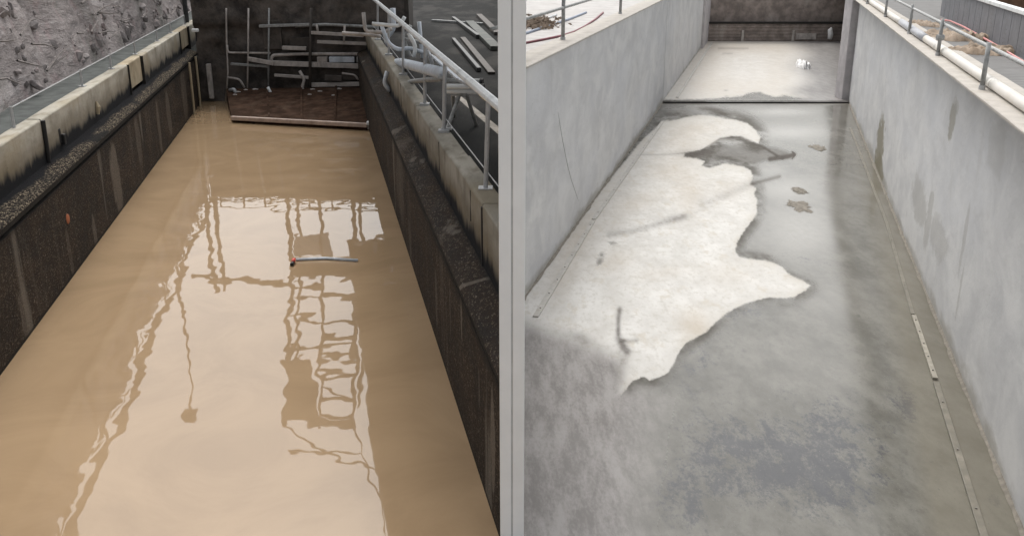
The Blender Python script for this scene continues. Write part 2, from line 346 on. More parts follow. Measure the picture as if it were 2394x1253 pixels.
M = dict(
 grey=m_grey_wall(), brown=m_brown_wall(), ledge=m_ledge(), curb=m_curb(1.72, 2.4), curb_lifted=m_curb(1.74, 2.4, 1.5, 'brightened_curb_concrete'), water=m_water(), floor=m_floor(), hill=m_hill(),  # left curb copy: colour brightened to offset the shade on its face
 asphalt=m_asphalt(), rock=m_rockwall(),
 white=simple('white_render', (.88,.88,.875), .75, .03, 3), groove=simple('pale_grey_sealant', (.52,.52,.52), .8, .1),
 coping=simple('pale_coping_concrete', (.43,.40,.36), .85, .1, 5, dirt=(.33,.295,.25)),
 deckpale=simple('pale_walkway_concrete', (.42,.405,.39), .8, .12, 3, dirt=(.31,.285,.27)),
 strip=simple('cream_cover_strip', (.44,.42,.385), .6, .10, 8, dirt=(.32,.29,.24)), stripwet=simple('silted_cover_strip', (.165,.15,.118), .45, .2, 5, dirt=(.25,.225,.18)),
 stripmid=simple('half_silted_cover_strip', (.30,.275,.225), .55, .2, 9, dirt=(.17,.15,.115)), bolt=simple('bolt_steel', (.24,.225,.20), .5, .2, 20, .2), galv=simple('galvanised_tube', (.46,.47,.48), .5, .12, 14, .25, dirt=(.30,.29,.28)),
 galvdull=simple('dull_galvanised_tube', (.33,.335,.33), .6, .2, 14, .15, dirt=(.17,.17,.16)),
 pvc=simple('white_plastic_pipe', (.66,.635,.59), .42, .05, 2.2, dirt=(.60,.53,.43)), tape=simple('grey_tape_wrap', (.40,.41,.44), .45, .15, 18),
 whitepipe=simple('white_painted_pipe', (.78,.80,.80), .42, .06, 4, dirt=(.42,.44,.45)), paleblue=simple('pale_blue_grey_steel', (.60,.65,.71), .5, .12, 6, .0, dirt=(.38,.42,.46)),
 palebrown=simple('grimy_pale_steel', (.46,.42,.39), .6, .2, 5, .0, dirt=(.20,.17,.15)), black=simple('black_rubber', (.014,.014,.015), .6, .3),
 joint=simple('dark_joint_filler', (.022,.020,.018), .85, .3, 9), yellow=simple('yellow_line_paint', (.60,.36,.05), .7, .2, 12, dirt=(.25,.18,.08)),
 pathgrey=simple('grey_green_path', (.105,.112,.108), .95, .25, 3, spec=.1), dusty=simple('dusty_band', (.30,.275,.24), .85, .25, 4), teal=simple('teal_paint', (.05,.21,.23), .5, .15), buff=simple('buff_gate_panel', (.42,.35,.24), .8, .14, 4, dirt=(.20,.15,.08)),
 trough=simple('brown_silted_steel', (.058,.034,.023), 1.0, .45, 3.0, .0, .08, dirt=(.105,.072,.052)), lip=simple('pinkish_silted_lip', (.50,.39,.33), .7, .15, 5, dirt=(.30,.22,.175)),
 pilaster=simple('mauve_grey_concrete', (.46,.435,.44), .75, .14, 3), farwall=simple('brown_far_gate', (.27,.225,.20), .7, .35, 2.6, dirt=(.40,.35,.315)),
 deckgrey=m_boards('grey_deck_boards', (.125,.122,.118), (.17,.167,.162), 1.9, .15),
 tarp=simple('tan_tarpaulin', (.27,.205,.145), .75, .28, 7, dirt=(.20,.135,.08)), pink=simple('pink_hose', (.60,.22,.21), .45, .1), red=simple('maroon_hose', (.17,.03,.045), .5, .2), blue=simple('blue_grey_hose', (.20,.24,.32), .45, .2),
 panel=simple('grey_precast_panel', (.17,.172,.185), .75, .14, 5), rust=simple('rusty_brown_board', (.16,.085,.05), .8, .3),
 scaf=simple('dark_scaffold_tube', (.05,.05,.05), .5, .3, 12, .3), clad=simple('weathered_cladding', (.06,.05,.042), .7, .3), lightclad=simple('pale_sheet_cladding', (.42,.42,.43), .5, .1, 4),
 bark=simple('bark', (.06,.048,.038), .9, .3), leafa=m_leaf('dark_leaves', (.016,.026,.014), (.05,.065,.035)), leafb=m_leaf('dry_grey_leaves', (.06,.055,.042), (.12,.11,.085)),
 wood=simple('bleached_deadwood', (.19,.168,.158), .9, .3, 7), ground=simple('trodden_earth', (.16,.14,.115), .95, .3, 1.4), dirt=simple('dried_silt', (.20,.18,.15), .9, .25, 12),
 red_float=simple('red_float_paint', (.62,.06,.04), .4, .1), darksheet=simple('dark_green_sheeting', (.045,.052,.044), .7, .35, 3, dirt=(.13,.115,.105)), bag=simple('white_sheeting', (.78,.77,.76), .5, .04), orange=simple('orange_chip', (.38,.13,.06), .8, .2), litter=simple('leaf_litter', (.17,.125,.09), .9, .4, 20),
)

# ================================================================== THE SETTING
b = nb(); box(b, (-300,-120,-1.2), (300,500,-.6)); tag(build('ground', b, M['ground']), kind='structure')
b = nb(); box(b, (-300,64,-.6), (300,500,2.0)); tag(build('terrain', b, M['ground']), kind='structure')

# water of the brown basin: one dense sheet so that ripples stay smooth
b = nb(); ys = span(1.5, 31.78, 44); rows = []
for y in ys:
    x1 = min(xr(y), -0.02) + .05
    rows.append([b.verts.new((xl(y) - .05 + (x1 - xl(y) + .05)*i/12, y, 0)) for i in range(13)])
for A, B in zip(rows, rows[1:]):
    for i in range(12): b.faces.new((A[i], A[i+1], B[i+1], B[i]))
tag(build('water', b, M['water'], smooth=True), kind='structure')

# ------------------------------------------------------------------ floor of the grey basin with its wear map
DRY = [(1050,730),(1050,980),(1420,980),(1446,930),(1466,905),(1478,890),(1492,884),(1505,881),(1518,887),(1540,882),(1560,871),(1575,850),(1586,824),(1600,804),(1625,790),(1648,777),(1669,756),(1700,730),(1742,709),(1773,700),(1800,694),(1830,696),(1856,694),(1877,681),(1895,668),(1872,655),(1855,648),(1841,639),(1825,623),(1808,615),(1789,610),(1752,606),(1729,601),(1718,587),(1722,568),(1737,542),(1754,520),(1770,498),(1768,482),(1770,469),(1762,453),(1767,440),(1754,432),(1758,420),(1759,411),(1754,399),(1738,391),(1716,386),(1694,383),(1660,394),(1640,388),(1646,378),(1630,372),(1598,367),(1601,357),(1636,351),(1659,341),(1684,324),(1710,318),(1732,320),(1754,330),(1773,336),(1777,322),(1767,306),(1748,290),(1722,282),(1690,277),(1659,271),(1633,270),(1607,274),(1582,281),(1552,284),(1500,330),(1200,700)]
FARDRY = [(1500,233),(1590,233),(1650,231),(1700,228),(1735,224),(1745,219),(1762,216),(1778,215),(1790,221),(1812,226),(1835,223),(1856,226),(1885,229),(1920,226),(1960,231),(2060,229),(2060,90),(1500,90)]
LENS = [(1598,367),(1636,351),(1659,341),(1684,324),(1710,318),(1732,320),(1754,330),(1780,342),(1815,345),(1838,352),(1858,363),(1838,371),(1800,374),(1770,384),(1740,386),(1700,378),(1650,372)]
def sdf(px_, P):                                    # signed distance, positive inside
    P = np.array(P, float); Q = np.roll(P, -1, 0); d = np.full(len(px_), 1e9); ins = np.zeros(len(px_), bool)
    for a, q in zip(P, Q):
        e = q - a; wv = px_ - a; t = np.clip((wv @ e)/(e @ e), 0, 1); dd = wv - t[:,None]*e; d = np.minimum(d, (dd**2).sum(1))
        cnd = (a[1] > px_[:,1]) != (q[1] > px_[:,1])
        xc = a[0] + (px_[:,1]-a[1])*(q[0]-a[0])/(q[1]-a[1] if q[1] != a[1] else 1e-9)
        ins ^= cnd & (px_[:,0] < xc)
    d = np.sqrt(d); return np.where(ins, d, -d)
def topix(co):
    d = co - np.array([0,0,H]); wv = d[:,1]*c_ - d[:,2]*s_; uu = d[:,1]*s_ + d[:,2]*c_
    return np.stack([CX + F*d[:,0]/wv, CY - F*uu/wv], 1)
def blob(p, cx, cy, rx, ry, rot=0, e=2):
    c, s = math.cos(R(rot)), math.sin(R(rot)); dx, dy = p[:,0]-cx, p[:,1]-cy
    return np.exp(-(((dx*c+dy*s)/rx)**2 + ((-dx*s+dy*c)/ry)**2)**(e/2))
def stroke(p, pts, wd):
    o = np.zeros(len(p))
    for a, q in zip(pts, pts[1:]):
        a, q = np.array(a, float), np.array(q, float); e = q-a; t = np.clip(((p-a) @ e)/(e @ e), 0, 1)
        d = np.linalg.norm(p - a - t[:,None]*e, axis=1); o = np.maximum(o, np.exp(-(d/wd)**2))
    return o
def sheet(name, ylist, lo, hi, nx, z, dry_poly):
    Y = np.array(ylist); ny = len(Y); u = np.linspace(0, 1, nx)
    L = np.array([lo(y) for y in Y]); Rr = np.array([hi(y) for y in Y])
    co = np.stack([L[:,None] + (Rr-L)[:,None]*u[None], np.repeat(Y[:,None], nx, 1), np.full((ny, nx), z)], 2).reshape(-1, 3)
    idx = np.arange(ny*nx).reshape(ny, nx); q = np.stack([idx[:-1,:-1], idx[:-1,1:], idx[1:,1:], idx[1:,:-1]], 2).reshape(-1, 4)
    me = bpy.data.meshes.new(name); me.vertices.add(len(co)); me.vertices.foreach_set('co', co.ravel().astype('f4'))
    me.loops.add(q.size); me.loops.foreach_set('vertex_index', q.ravel().astype('i4')); me.polygons.add(len(q))
    me.polygons.foreach_set('loop_start', np.arange(0, q.size, 4, dtype='i4')); me.polygons.foreach_set('loop_total', np.full(len(q), 4, 'i4'))
    me.update(calc_edges=True); me.validate()
    p = topix(co); n = len(p)
    d = np.clip(sdf(p, dry_poly)/60.0, -1.5, 1.5)
    X, Yp = p[:,0], p[:,1]
    # wear 1: pale silt and painted sky reflection, dark algae, gutter silt
    pale = (1.0*blob(p,1870,540,95,70,12) + .8*blob(p,1830,440,60,26) + .95*blob(p,1850,310,85,16) + .75*blob(p,1830,262,70,9) + .45*blob(p,1960,700,90,60) + .25*blob(p,1900,860,170,90)
            + .5*blob(p,1800,400,45,12) + .55*blob(p,1690,388,32,7) + .7*blob(p,1715,332,36,7) + .35*blob(p,1940,440,70,35))
    dark = (.75*blob(p,1720,1110,190,130) + .75*blob(p,1980,1110,150,130) + .55*blob(p,1840,990,270,110) + .55*blob(p,1640,850,80,60,-30) + .55*blob(p,1740,730,120,22,-14) + .6*blob(p,1900,610,100,18,8)
            + .8*blob(p,2200,1090,35,35) + .7*blob(p,2120,950,36,50) + .9*blob(p,2325,1165,30,26) + .6*blob(p,2185,790,16,40,-20) + .55*blob(p,2205,860,14,40,-20) + .4*blob(p,1800,760,160,60) + .45*blob(p,1600,1180,90,90))
    gx = 1985 + (Yp-240)*.182                                  # silt lies deeper near the wall
    gut = np.clip((X - gx + 22)/55, 0, 1) + .25*np.clip((X-1850)/150, 0, 1)*np.clip((520-Yp)/150, 0, 1)
    far_l = np.clip((1640 - X - (Yp-900)*.1)/220, 0, 1)*np.clip((Yp-872)/60, 0, 1)
    low_l = np.clip((Yp - 712 - (X-1228)*.36)/85, 0, 1)*np.clip((1480-X)/50, 0, 1)
    film = np.clip(np.maximum(far_l, low_l), 0, 1)
    stain = (.9*stroke(p,[(1449,722),(1446,745),(1445,780)],5.5) + .85*stroke(p,[(1447,792),(1455,806),(1466,820)],9) + .5*stroke(p,[(1455,797),(1488,796)],5)
             + .5*blob(p,1455,850,17,40) + .5*blob(p,1360,792,36,14,25) + .42*stroke(p,[(1425,548),(1480,540),(1540,524),(1600,508)],8) + .3*blob(p,1585,508,36,9,-12)
             + .5*stroke(p,[(1757,430),(1790,422),(1822,413)],4.5) + .3*stroke(p,[(1640,480),(1757,430)],11)
             + .55*stroke(p,[(1640,352),(1684,324),(1732,320),(1780,342),(1830,372)],2.4) + .95*stroke(p,[(1800,373),(1846,366),(1856,362)],4.6)
             + .8*stroke(p,[(1852,355),(1859,362),(1852,372)],1.6) + .55*blob(p,1620,360,38,8) + .4*blob(p,1590,266,60,11) + .35*blob(p,1690,262,60,8,12)
             + .6*stroke(p,[(1549,243),(1700,242),(1990,242)],3.2)
             + .40*np.clip(sdf(p, LENS)/9+.3, 0, 1)*(1-.8*blob(p,1718,336,40,9))*(1-.6*blob(p,1675,382,26,6))
             + .35*stroke(p,[(1490,362),(1560,362),(1600,358)],1.5))
    beige = (.9*blob(p,1625,763,36,42,-35) + .6*blob(p,1610,450,34,50,10) + .5*blob(p,1590,330,60,40) + .4*blob(p,1320,650,30,60,30) + .5*blob(p,1560,400,50,25) + .3*blob(p,1700,640,60,30) + .45*blob(p,1500,470,60,18,-20) + .5*blob(p,1440,610,50,25,-20) + .4*blob(p,1350,560,24,50,35) + .35*blob(p,1700,440,40,30) + .45*blob(p,1640,300,60,16) + .35*blob(p,1540,640,70,16,-8) + .35*blob(p,1390,520,60,170,38))
    spots = (.9*blob(p,1868,446,14,7) + .75*blob(p,1868,480,36,10) + .75*blob(p,1912,346,20,9) + .7*blob(p,1408,596,8,5) + .75*blob(p,1402,612,10,8,-60) + .6*blob(p,1432,568,12,5) + .65*blob(p,2008,738,7,5)
             + .5*blob(p,1930,266,40,9) + .4*blob(p,1925,430,22,9))
    # far floor: shade of damp on its right-hand side
    fr = np.clip((X-1815-14*np.sin(Yp*.11))/95, 0, 1)*np.clip((243-Yp)/6, 0, 1)
    film = np.maximum(film, fr*.85)
    stain += (Yp < 242)*(.55*stroke(p,[(1680,114),(1748,114)],2.2) + .5*stroke(p,[(1690,126),(1712,126)],1.8) + .7*blob(p,1697,212,5,2) + .6*blob(p,1698,226,5,2) + .35*blob(p,1900,212,60,9) + .3*blob(p,1910,170,40,30))
    beige += (Yp < 242)*(.3 + .55*blob(p,1640,150,60,60) + .45*blob(p,1760,112,130,14) + .4*blob(p,1700,205,120,22) + .35*blob(p,1820,170,40,60))
    pale += (Yp < 242)*(.5*blob(p,1890,180,24,12) + .35*blob(p,1930,206,10,16))
    ones = lambda a: np.clip(a, 0, 1)
    for nm, ch in (('wear_sheen', (d, ones(pale), ones(dark), ones(gut))), ('wear_more', (ones(stain), ones(beige), ones(spots), ones(film)))):
        at = me.attributes.new(nm, 'FLOAT_COLOR', 'POINT'); at.data.foreach_set('color', np.stack(ch, 1).ravel().astype('f4'))
    me.materials.append(M['floor'])
    o = bpy.data.objects.new(name, me); COL.objects.link(o); return tag(o, kind='structure')
def rows_px(y0, y1, stp, z):
    n = int(abs(y1-y0)/stp); return [pz(1700, y0 + (y1-y0)*i/n, z).y for i in range(n+1)]
lo_f = lambda y: bl(y) if y > 12.45 else 0.0
sheet('basin_floor', rows_px(2900, 1432, 20, 0) + rows_px(1420, 240.5, 2.0, 0), lambda y: lo_f(y) - .03, lambda y: br(y) + .03, 420, 0, DRY)
YS = pz(1700, 240.5, 0).y; ZF = .05
sheet('basin_floor', rows_px(238.5, 92, 1.6, ZF), lambda y: bl(y) - .03, lambda y: br(YS) + .27*(y-YS) + 2.0, 220, ZF, FARDRY)
b = nb(); box(b, (bl(YS)-.05, YS+.002, -.3), (br(YS)+.3, YS+.05, ZF+.006)); tag(build('shaded_joint_strip', b, M['joint']), 'joint strip between the two bays of the pale basin floor, darkened for riser shade', 'joint strip')  # joint at the step; its near-black also paints the shadow on the riser

# ================================================================== BROWN BASIN
# left wall
t = thing('basin_wall', (xl(18), 18, 0), 'dark brown slimed wall with buff curb along the left side of the muddy water', 'wall')
build('lower_wall', prof(nb(), xl, [(0,-.6),(0,1.46),(-.05,1.47),(-.05,1.52),(0.015,1.53),(0.015,1.6),(-.9,1.6),(-.9,-.6)], span(1.5, 31.8, 66)), M['brown'], t)
build('ledge', prof(nb(), xl, [(0.015,1.602),(-.02,1.635),(-.34,1.73),(-.34,1.602)], span(1.5, 31.8, 66)), M['ledge'], t)
def curb_block(edge, sgn, y0, y1, zt, back, zb=1.66, wob=.008):
    b = nb(); ys = span(y0, y1, max(2, int((y1-y0)/.5)))
    prof(b, edge, [(sgn*.30, zb), (sgn*(.30), zt-.02), (sgn*(.32), zt), (sgn*back, zt), (sgn*back, zb)], ys, .02 if sgn > 0 else None)
    for v in b.verts:
        if v.co.z > zt-.05: v.co.z += wob*fbm(v.co.y*2.1, v.co.x*3, sgn)
    return b
yj = [pz(x, y, 2.4).y for x, y in ((90,279),(292,151),(325,131),(420,75),(440,62))]
for y0, y1 in ((1.5, yj[0]-.03), (yj[0]+.03, yj[1]-.04), (yj[2]+.04, yj[3]-.03), (yj[4]+.03, 40)):
    build('curb', curb_block(xl, -1, y0, y1, 2.4, .535), M['curb_lifted'], t, bevel=.012)
for y0, y1 in ((yj[1], yj[2]), (yj[3], yj[4])):
    o = build('gate_panel', curb_block(lambda y: xl(y)-.03, -1, y0, y1, 2.395, .52, 1.80), M['buff'], t, bevel=.01); o['label'] = 'buff stop panel set in a slot of the curb'
    bf = nb()
    for yy in (y0-.03, y1+.03): prof(bf, xl, [(-.265,1.64),(-.265,2.39),(-.36,2.39),(-.36,1.64)], [yy-.012, yy+.02])
    build('slot_frame', bf, M['joint'], t)
b = nb(); tube(b, [(xl(yj[0])-.28, yj[0], 1.62), (xl(yj[0])-.27, yj[0], 2.38)], .035); build('joint_seal', b, M['black'], t)
# small fixings on the left curb
p = pz(137, 318, 1.95); b = nb(); box(b, (p.x-.05,p.y-.14,1.84), (p.x+.06,p.y-.02,2.08)); box(b, (p.x-.02,p.y-.02,1.80), (p.x+.10,p.y+.05,1.98)); build('bracket', b, M['black'], t, bevel=.01)
for (a, y0, y1, wd) in ((213,245,287,.06),):
    p = pz(a, y0, 2.05); b = nb(); tube(b, [(xl(p.y)-.27,p.y,1.86),(xl(p.y)-.26,p.y+.02,2.0),(xl(p.y)-.29,p.y+.04,2.1)], [.03,.05,.02], 7); build('chipped_patch', b, M['buff'], t)
p = pz(161, 512, .9); b = nb(); bmesh.ops.create_icosphere(b, subdivisions=2, radius=.055); bmesh.ops.scale(b, vec=(.3,1.2,1.5), verts=b.verts[:]); bmesh.ops.translate(b, vec=(xl(p.y)+.005,p.y,.9), verts=b.verts[:]); build('rust_bloom', b, M['orange'], t)
# two pale downpipes and a plate near the far corner
for i, xx in enumerate((451, 473)):
    P0 = py(xx, 118, 29.2+i*1.6); Y = P0.y; pp = [(xl(Y)+.07, Y, 1.58), (xl(Y)+.07, Y, .8), (xl(Y)+.06, Y, -.2)]
    tube_b = tube(nb(), pp, .036, 8); o = build('drain_pipe', tube_b, M['buff'])
    tag(o, ('pale streaked drain pipe on the brown wall, nearer of the pair by the far corner', 'pale streaked drain pipe beside the far corner, farther of the pair')[i], 'drain pipe', 'drain pipes in the far corner')
# low rail on the left curb
posts_px = [(178,203),(250,162),(313,128),(361,97),(398,78),(428,58)]
rl = thing('low_rail', (xl(20)-.6, 20, 2.4), 'low steel rail with short posts and a single wire on the left buff curb', 'railing'); tops = []
for x, y in posts_px:
    p = pz(x, y, 2.4); q = Vector((xl(p.y)-.49, p.y, 2.4)); tops.append(q + Vector((0,0,.30)))
    b = nb(); tube(b, [q, q+Vector((0,0,.32))], .024, 8); box(b, q-Vector((.06,.06,0)), q+Vector((.06,.06,.02))); build('post', b, M['galv'], rl)
n0 = Vector((xl(14)-.49, 14, 2.70)); b = nb(); tube(b, [n0]+tops, .009, 6); build('wire', b, M['galv'], rl)
b = nb(); tube(b, [n0-Vector((0,0,.3)), n0+Vector((0,0,.02))], .024, 8); build('post', b, M['galv'], rl)
# path strip and slope above
b = nb(); prof(b, xl, [(-.54,-.6),(-.54,2.32),(-1.35,2.34),(-1.35,-.6)], span(1.5, 60, 32)); tag(build('path', b, M['pathgrey']), kind='structure')
def hillh(o):                                         # height over the offset behind the curb
    return 2.3 + np.interp(o, [1.25, 1.65, 2.0, 2.35, 8, 60], [0, 1.8, 3.6, 4.7, 5.4, 6.5])
b = nb(); rows = []
for y in span(1, 70, 200):
    row = []
    for o in [1.25,1.33,1.41,1.49,1.57,1.65,1.73,1.81,1.9,2.0,2.1,2.2,2.3,2.4,2.5,2.65,2.85,3.1,3.5,4.2,5.5,8,14,25,60]:
        k = min(1, (o-1.2)/.3)*.75; n = fbm(y*.35, o*1.6, 1)*.34 + fbm(y*1.1+9, o*3.1, 3)*.16 + abs(fbm(y*.22+o*.9, o*2.6-y*.1, 5))*.28
        row.append(b.verts.new((xl(y) - o + k*n*.8, y + fbm(y*.6, o, 8)*.15, float(hillh(o)) + k*n*.45)))
    rows.append(row)
for A, B in zip(rows, rows[1:]):
    for i in range(len(A)-1): b.faces.new((A[i], A[i+1], B[i+1], B[i]))
tag(build('hills', b, M['hill'], smooth=True), kind='structure')
# rubble and dead wood lying on the slope
b = nb()
for i in range(1300):
    y = random.uniform(12, 52); o = random.uniform(1.28, 2.4); s = min(.12, .03*random.paretovariate(1.6))*(1+.012*y)
    n = fbm(y*.35, o*1.6, 1)*.34; c = Vector((xl(y)-o+n*.8, y, float(hillh(o)) + n*.45 + .02))
    r = bmesh.ops.create_icosphere(b, subdivisions=1, radius=s)['verts']
    m = Matrix.Rotation(random.uniform(0,3), 3, Vector((random.random(),random.random(),random.random())).normalized())
    for v in r: v.co = m @ Vector((v.co.x*random.uniform(.7,1.2), v.co.y*1.5, v.co.z*.7)) + c
tag(build('rubble', b, m_rubble()), 'loose mauve grey rubble strewn over the slope behind the left curb', 'rubble', kind='stuff')
b = nb()
for i in range(240):
    y = random.uniform(13, 48); o = random.uniform(1.3, 2.3); L = random.uniform(.5, 1.8)*(1+.01*y); a = random.gauss(.6, .5)
    c = Vector((xl(y)-o+.25, y, float(hillh(o))+.12)); d = Vector((-.19+random.gauss(0,.05), 1, random.gauss(.0,.16))).normalized()
    tube(b, [c, c+d*L*.5+Vector((0,0,random.uniform(-.05,.1))), c+d*L], [.022,.018,.006], 5, False)
tag(build('dead_branches', b, M['wood']), 'bleached dead branches scattered over the slope behind the left curb', 'dead branches', kind='stuff')
# handrail along the crest of the slope (its reflection crosses the water)
cr = thing('crest_handrail', (xl(20)-2.05, 20, 6.4), 'plain handrail along the crest of the rubble slope mirrored in the water', 'railing')
cx = lambda y: Vector((xl(y)-2.05, y, 6.62 + .12*math.sin(y*.6)))
for dz, rr in ((.80,.09),(.62,.05)): build('rail', tube(nb(), [cx(y)+Vector((0,0,dz)) for y in span(12, 56, 30)], rr, 7), M['scaf'], cr)
b = nb()
for i, y in enumerate(span(12, 56, 9)): build('post', tube(nb(), [cx(y)-Vector((0,0,.9)), cx(y)+Vector((0,0,.95))], .035, 7), M['scaf'], cr)
b.free()

# right wall
t = thing('basin_wall', (xr(15), 15, 0), 'dark slimed wall with stepped buff curb along the right side of the muddy water', 'wall')
yR0 = 7.02
build('lower_wall', prof(nb(), xr, [(0,-.6),(0,1.50),(0.04,1.51),(0.04,1.54),(-.012,1.55),(-.012,1.6),(.5,1.6),(.5,-.6)], span(yR0, 31.8, 120), .02), M['brown'], t)
build('ledge', prof(nb(), xr, [(-.012,1.602),(.02,1.635),(.33,1.73),(.33,1.602)], span(yR0, 31.8, 120), .02), M['brown'], t)
j1, j2 = pz(1055,365,2.4).y, pz(1115,478,2.4).y
for y0, y1, zt in ((yR0, j2-.025, 2.41), (j2+.025, j1-.012, 2.405), (j1+.012, 16.2, 2.375), (16.24, 24, 2.375), (24.05, 34, 2.375)):
    build('curb', curb_block(xr, 1, y0, y1, zt, .56), M['curb'], t, bevel=.012)
b = nb(); prof(b, xr, [(.285,1.66),(.285,2.37),(.61,2.42),(.61,1.66)], [j2-.022, j2+.022])
for v in b.verts: v.co.x += .012*fbm(v.co.z*9, 2); v.co.y += .02*fbm(v.co.z*7, 4)
build('joint_seal', b, M['black'], t)
for yy, z0 in ((j2+.75, 2.0), (j1+1.1, 1.95), (19.0, 1.9)): build('crack_filler', tube(nb(), [(xr(yy)+.296,yy,z0),(xr(yy)+.297,yy+.03,z0+.2),(xr(yy)+.296,yy+.01,2.36)], .008, 5), M['black'], t)
# asphalt walk on the wedge between the basins
b = nb(); ys = span(yR0, 64, 40); A0 = [(xr(y)+.565, y) for y in ys if xr(y)+.565 < -.02]; poly(b, A0 + [(0.0, 64), (0.0, A0[0][1]+.3)], -.6, 2.30)
tag(build('road', b, M['asphalt']), kind='structure')
def ribbon(pts_a, pts_b, z):
    b = nb(); va = [b.verts.new((p[0], p[1], z)) for p in pts_a]; vb = [b.verts.new((p[0], p[1], z)) for p in pts_b]
    for i in range(len(va)-1): b.faces.new((va[i], va[i+1], vb[i+1], vb[i]))
    return b
def pxline(a, q, z, wpx, n=12, f=.55):
    P = [(a[0]+(q[0]-a[0])*i/n, a[1]+(q[1]-a[1])*i/n) for i in range(n+1)]
    W = [wpx*(1-(1-f)*i/n) for i in range(n+1)]
    return ribbon([pz(x-w_/2, y, z) for (x, y), w_ in zip(P, W)], [pz(x+w_/2, y, z) for (x, y), w_ in zip(P, W)], z)
tag(build('road_marking', pxline((1200,290), (1105,208), 2.306, 9), M['yellow']), 'thin worn yellow line painted along the asphalt beside the right railing', 'road marking', kind=None)
tag(build('road_marking', pxline((1192,328), (1062,218), 2.304, 24), M['dusty']), 'wide pale dusty band on the asphalt left of the yellow line', 'road marking')
# railing of the right curb
rl = thing('railing', (xr(14)+.48, 14, 2.4), 'galvanised posts with a thick white top pipe on the right buff curb', 'railing')
def zat(P, yp):
    lo, hi = P.z, 6.0
    for _ in range(40):
        m = (lo+hi)/2; d = Vector((P.x, P.y, m-H)); yy = CY - F*(d.y*s_ + d.z*c_)/(d.y*c_ - d.z*s_)
        if yy > yp: lo = m
        else: hi = m
    return lo
pb = []
for (x, y) in ((1130,440),(1045,305),(993,243)):
    p = pz(x, y, 2.4); q = Vector((xr(p.y)+.46, p.y, 2.38)); pb.append(q)
ZR = zat(pb[0], 250); ZR = 3.42
def railp(y, dz=0): return Vector((xr(y)+.50, y, ZR+dz))
for q in pb + [Vector((xr(y)+.46, y, 2.38)) for y in (20.2, 24, 28)]:
    b = nb(); tube(b, [q, (q.x+.04, q.y, ZR)], .026 if q is pb[0] else .03, 9); box(b, q-Vector((.08,.08,.01)), q+Vector((.08,.08,.03))); o = build('post', b, M['galv'], rl)
build('top_rail', tube(nb(), [railp(y) for y in span(9.35, 31, 30)], .052, 12), M['whitepipe'], rl)
build('mid_wire', tube(nb(), [railp(y, -.86) for y in span(9.35, 31, 30)], .007, 6), M['galv'], rl)
# grating walkway leaf hung from the rail and the bundle of tubes beside it
g = thing('grating_panel', (railp(13.5).x+.22, 13.5, 3.0), 'pale steel grating panel hung below the white rail', 'grating')
ya, yb = pz(1110,196,3.15).y, pz(1022,135,3.15).y
for i in range(9):
    o = .10 + i*.045; b = nb(); beam(b, railp(ya)+Vector((o,0,-.16-o*.5)), railp(yb)+Vector((o,0,-.16-o*.5)), .016, .03); build('bar', b, M['paleblue'], g)
for yy in span(ya, yb, 8): build('cross_bar', beam(nb(), railp(yy)+Vector((.08,0,-.21)), railp(yy)+Vector((.50,0,-.42)), .02, .03), M['galv'], g)
tb = [('upper', 0.0, .10), ('lower', .0, 0)]
P = pz(1040,206,2.95); Q = pz(1122,208,2.95)
for i, (dz, dy, mt, lab) in enumerate(((.10,.06,'galvdull','topmost dull tube of the bundle on the small trestle'), (.03,-.04,'whitepipe','pale tube in the middle of the bundle on the small trestle'), (-.05,.02,'whitepipe','lowest pale tube of the bundle on the small trestle'))):
    a = P + Vector((0,dy,dz)); q = Q + Vector((.02*i,dy,dz)); o = thing('scaffold_tube', a, lab, 'tube', 'tubes bundled on the trestle')
    build('tube', tube(nb(), [a, q], .04, 10), M[mt], o); build('end_cap', tube(nb(), [q, q+(q-a).normalized()*.05], .05, 10), M['black'], o)
tr = thing('trestle', (P.x+.2, P.y, 2.4), 'small steel trestle with splayed legs under the tube bundle', 'trestle')
c0 = P + Vector((.12,.03,-.10)); c1 = Q + Vector((-.2,.03,-.10)); build('crossbar', beam(nb(), c0, c1, .05), M['galvdull'], tr)
ft = pz(1045,303,2.4); build('leg', tube(nb(), [c0+Vector((.1,0,0)), (ft.x, ft.y, 2.4)], .03, 8), M['galvdull'], tr)
build('leg', tube(nb(), [c1, c1+Vector((.12,.5,-.55))], .03, 8), M['galvdull'], tr); build('leg', tube(nb(), [c0, c0+Vector((-.05,.9,-.5))], .03, 8), M['galvdull'], tr)
build('foot_plate', box(nb(), (ft.x-.08,ft.y-.08,2.405), (ft.x+.08,ft.y+.08,2.43)), M['galv'], tr)

# end wall with its pipework
YE = 31.8
t = thing('end_wall', (-7.8, YE, 0), 'blackened end wall behind the muddy water carrying pipes', 'wall')
b = nb(); nx, nz = 70, 40; grid = []
for j in range(nz+1):
    grid.append([b.verts.new((-10.44 + 6.94*i/nx, YE - .10*fbm(i*.13, j*.16, 2) - (.12 if j > 30 else 0), -.6 + 4.0*j/nz)) for i in range(nx+1)])
for A, B in zip(grid, grid[1:]):
    for i in range(nx): b.faces.new((A[i], A[i+1], B[i+1], B[i]))
build('face', b, M['rock'], t, smooth=True)
build('body', box(nb(), (-10.42, YE+.25, -.6), (-3.4, YE+1.6, 3.38)), M['clad'], t)
A, B = py(481,150,YE-.2), py(500,231,YE-.2); build('plate', box(nb(), (A.x,A.y-.03,B.z), (B.x,A.y+.1,A.z)), M['palebrown'], t, bevel=.02)
for z in (3.55, 3.8):
    build('parapet_rail', tube(nb(), [(-11, YE+.2, z), (-4, YE+.2, z)], .03, 7), M['scaf'], t)
for i, xx in enumerate(span(-11, -4, 9)): build('parapet_post', tube(nb(), [(xx, YE+.2, 3.3), (xx, YE+.2, 3.8)], .03, 6), M['scaf'], t)
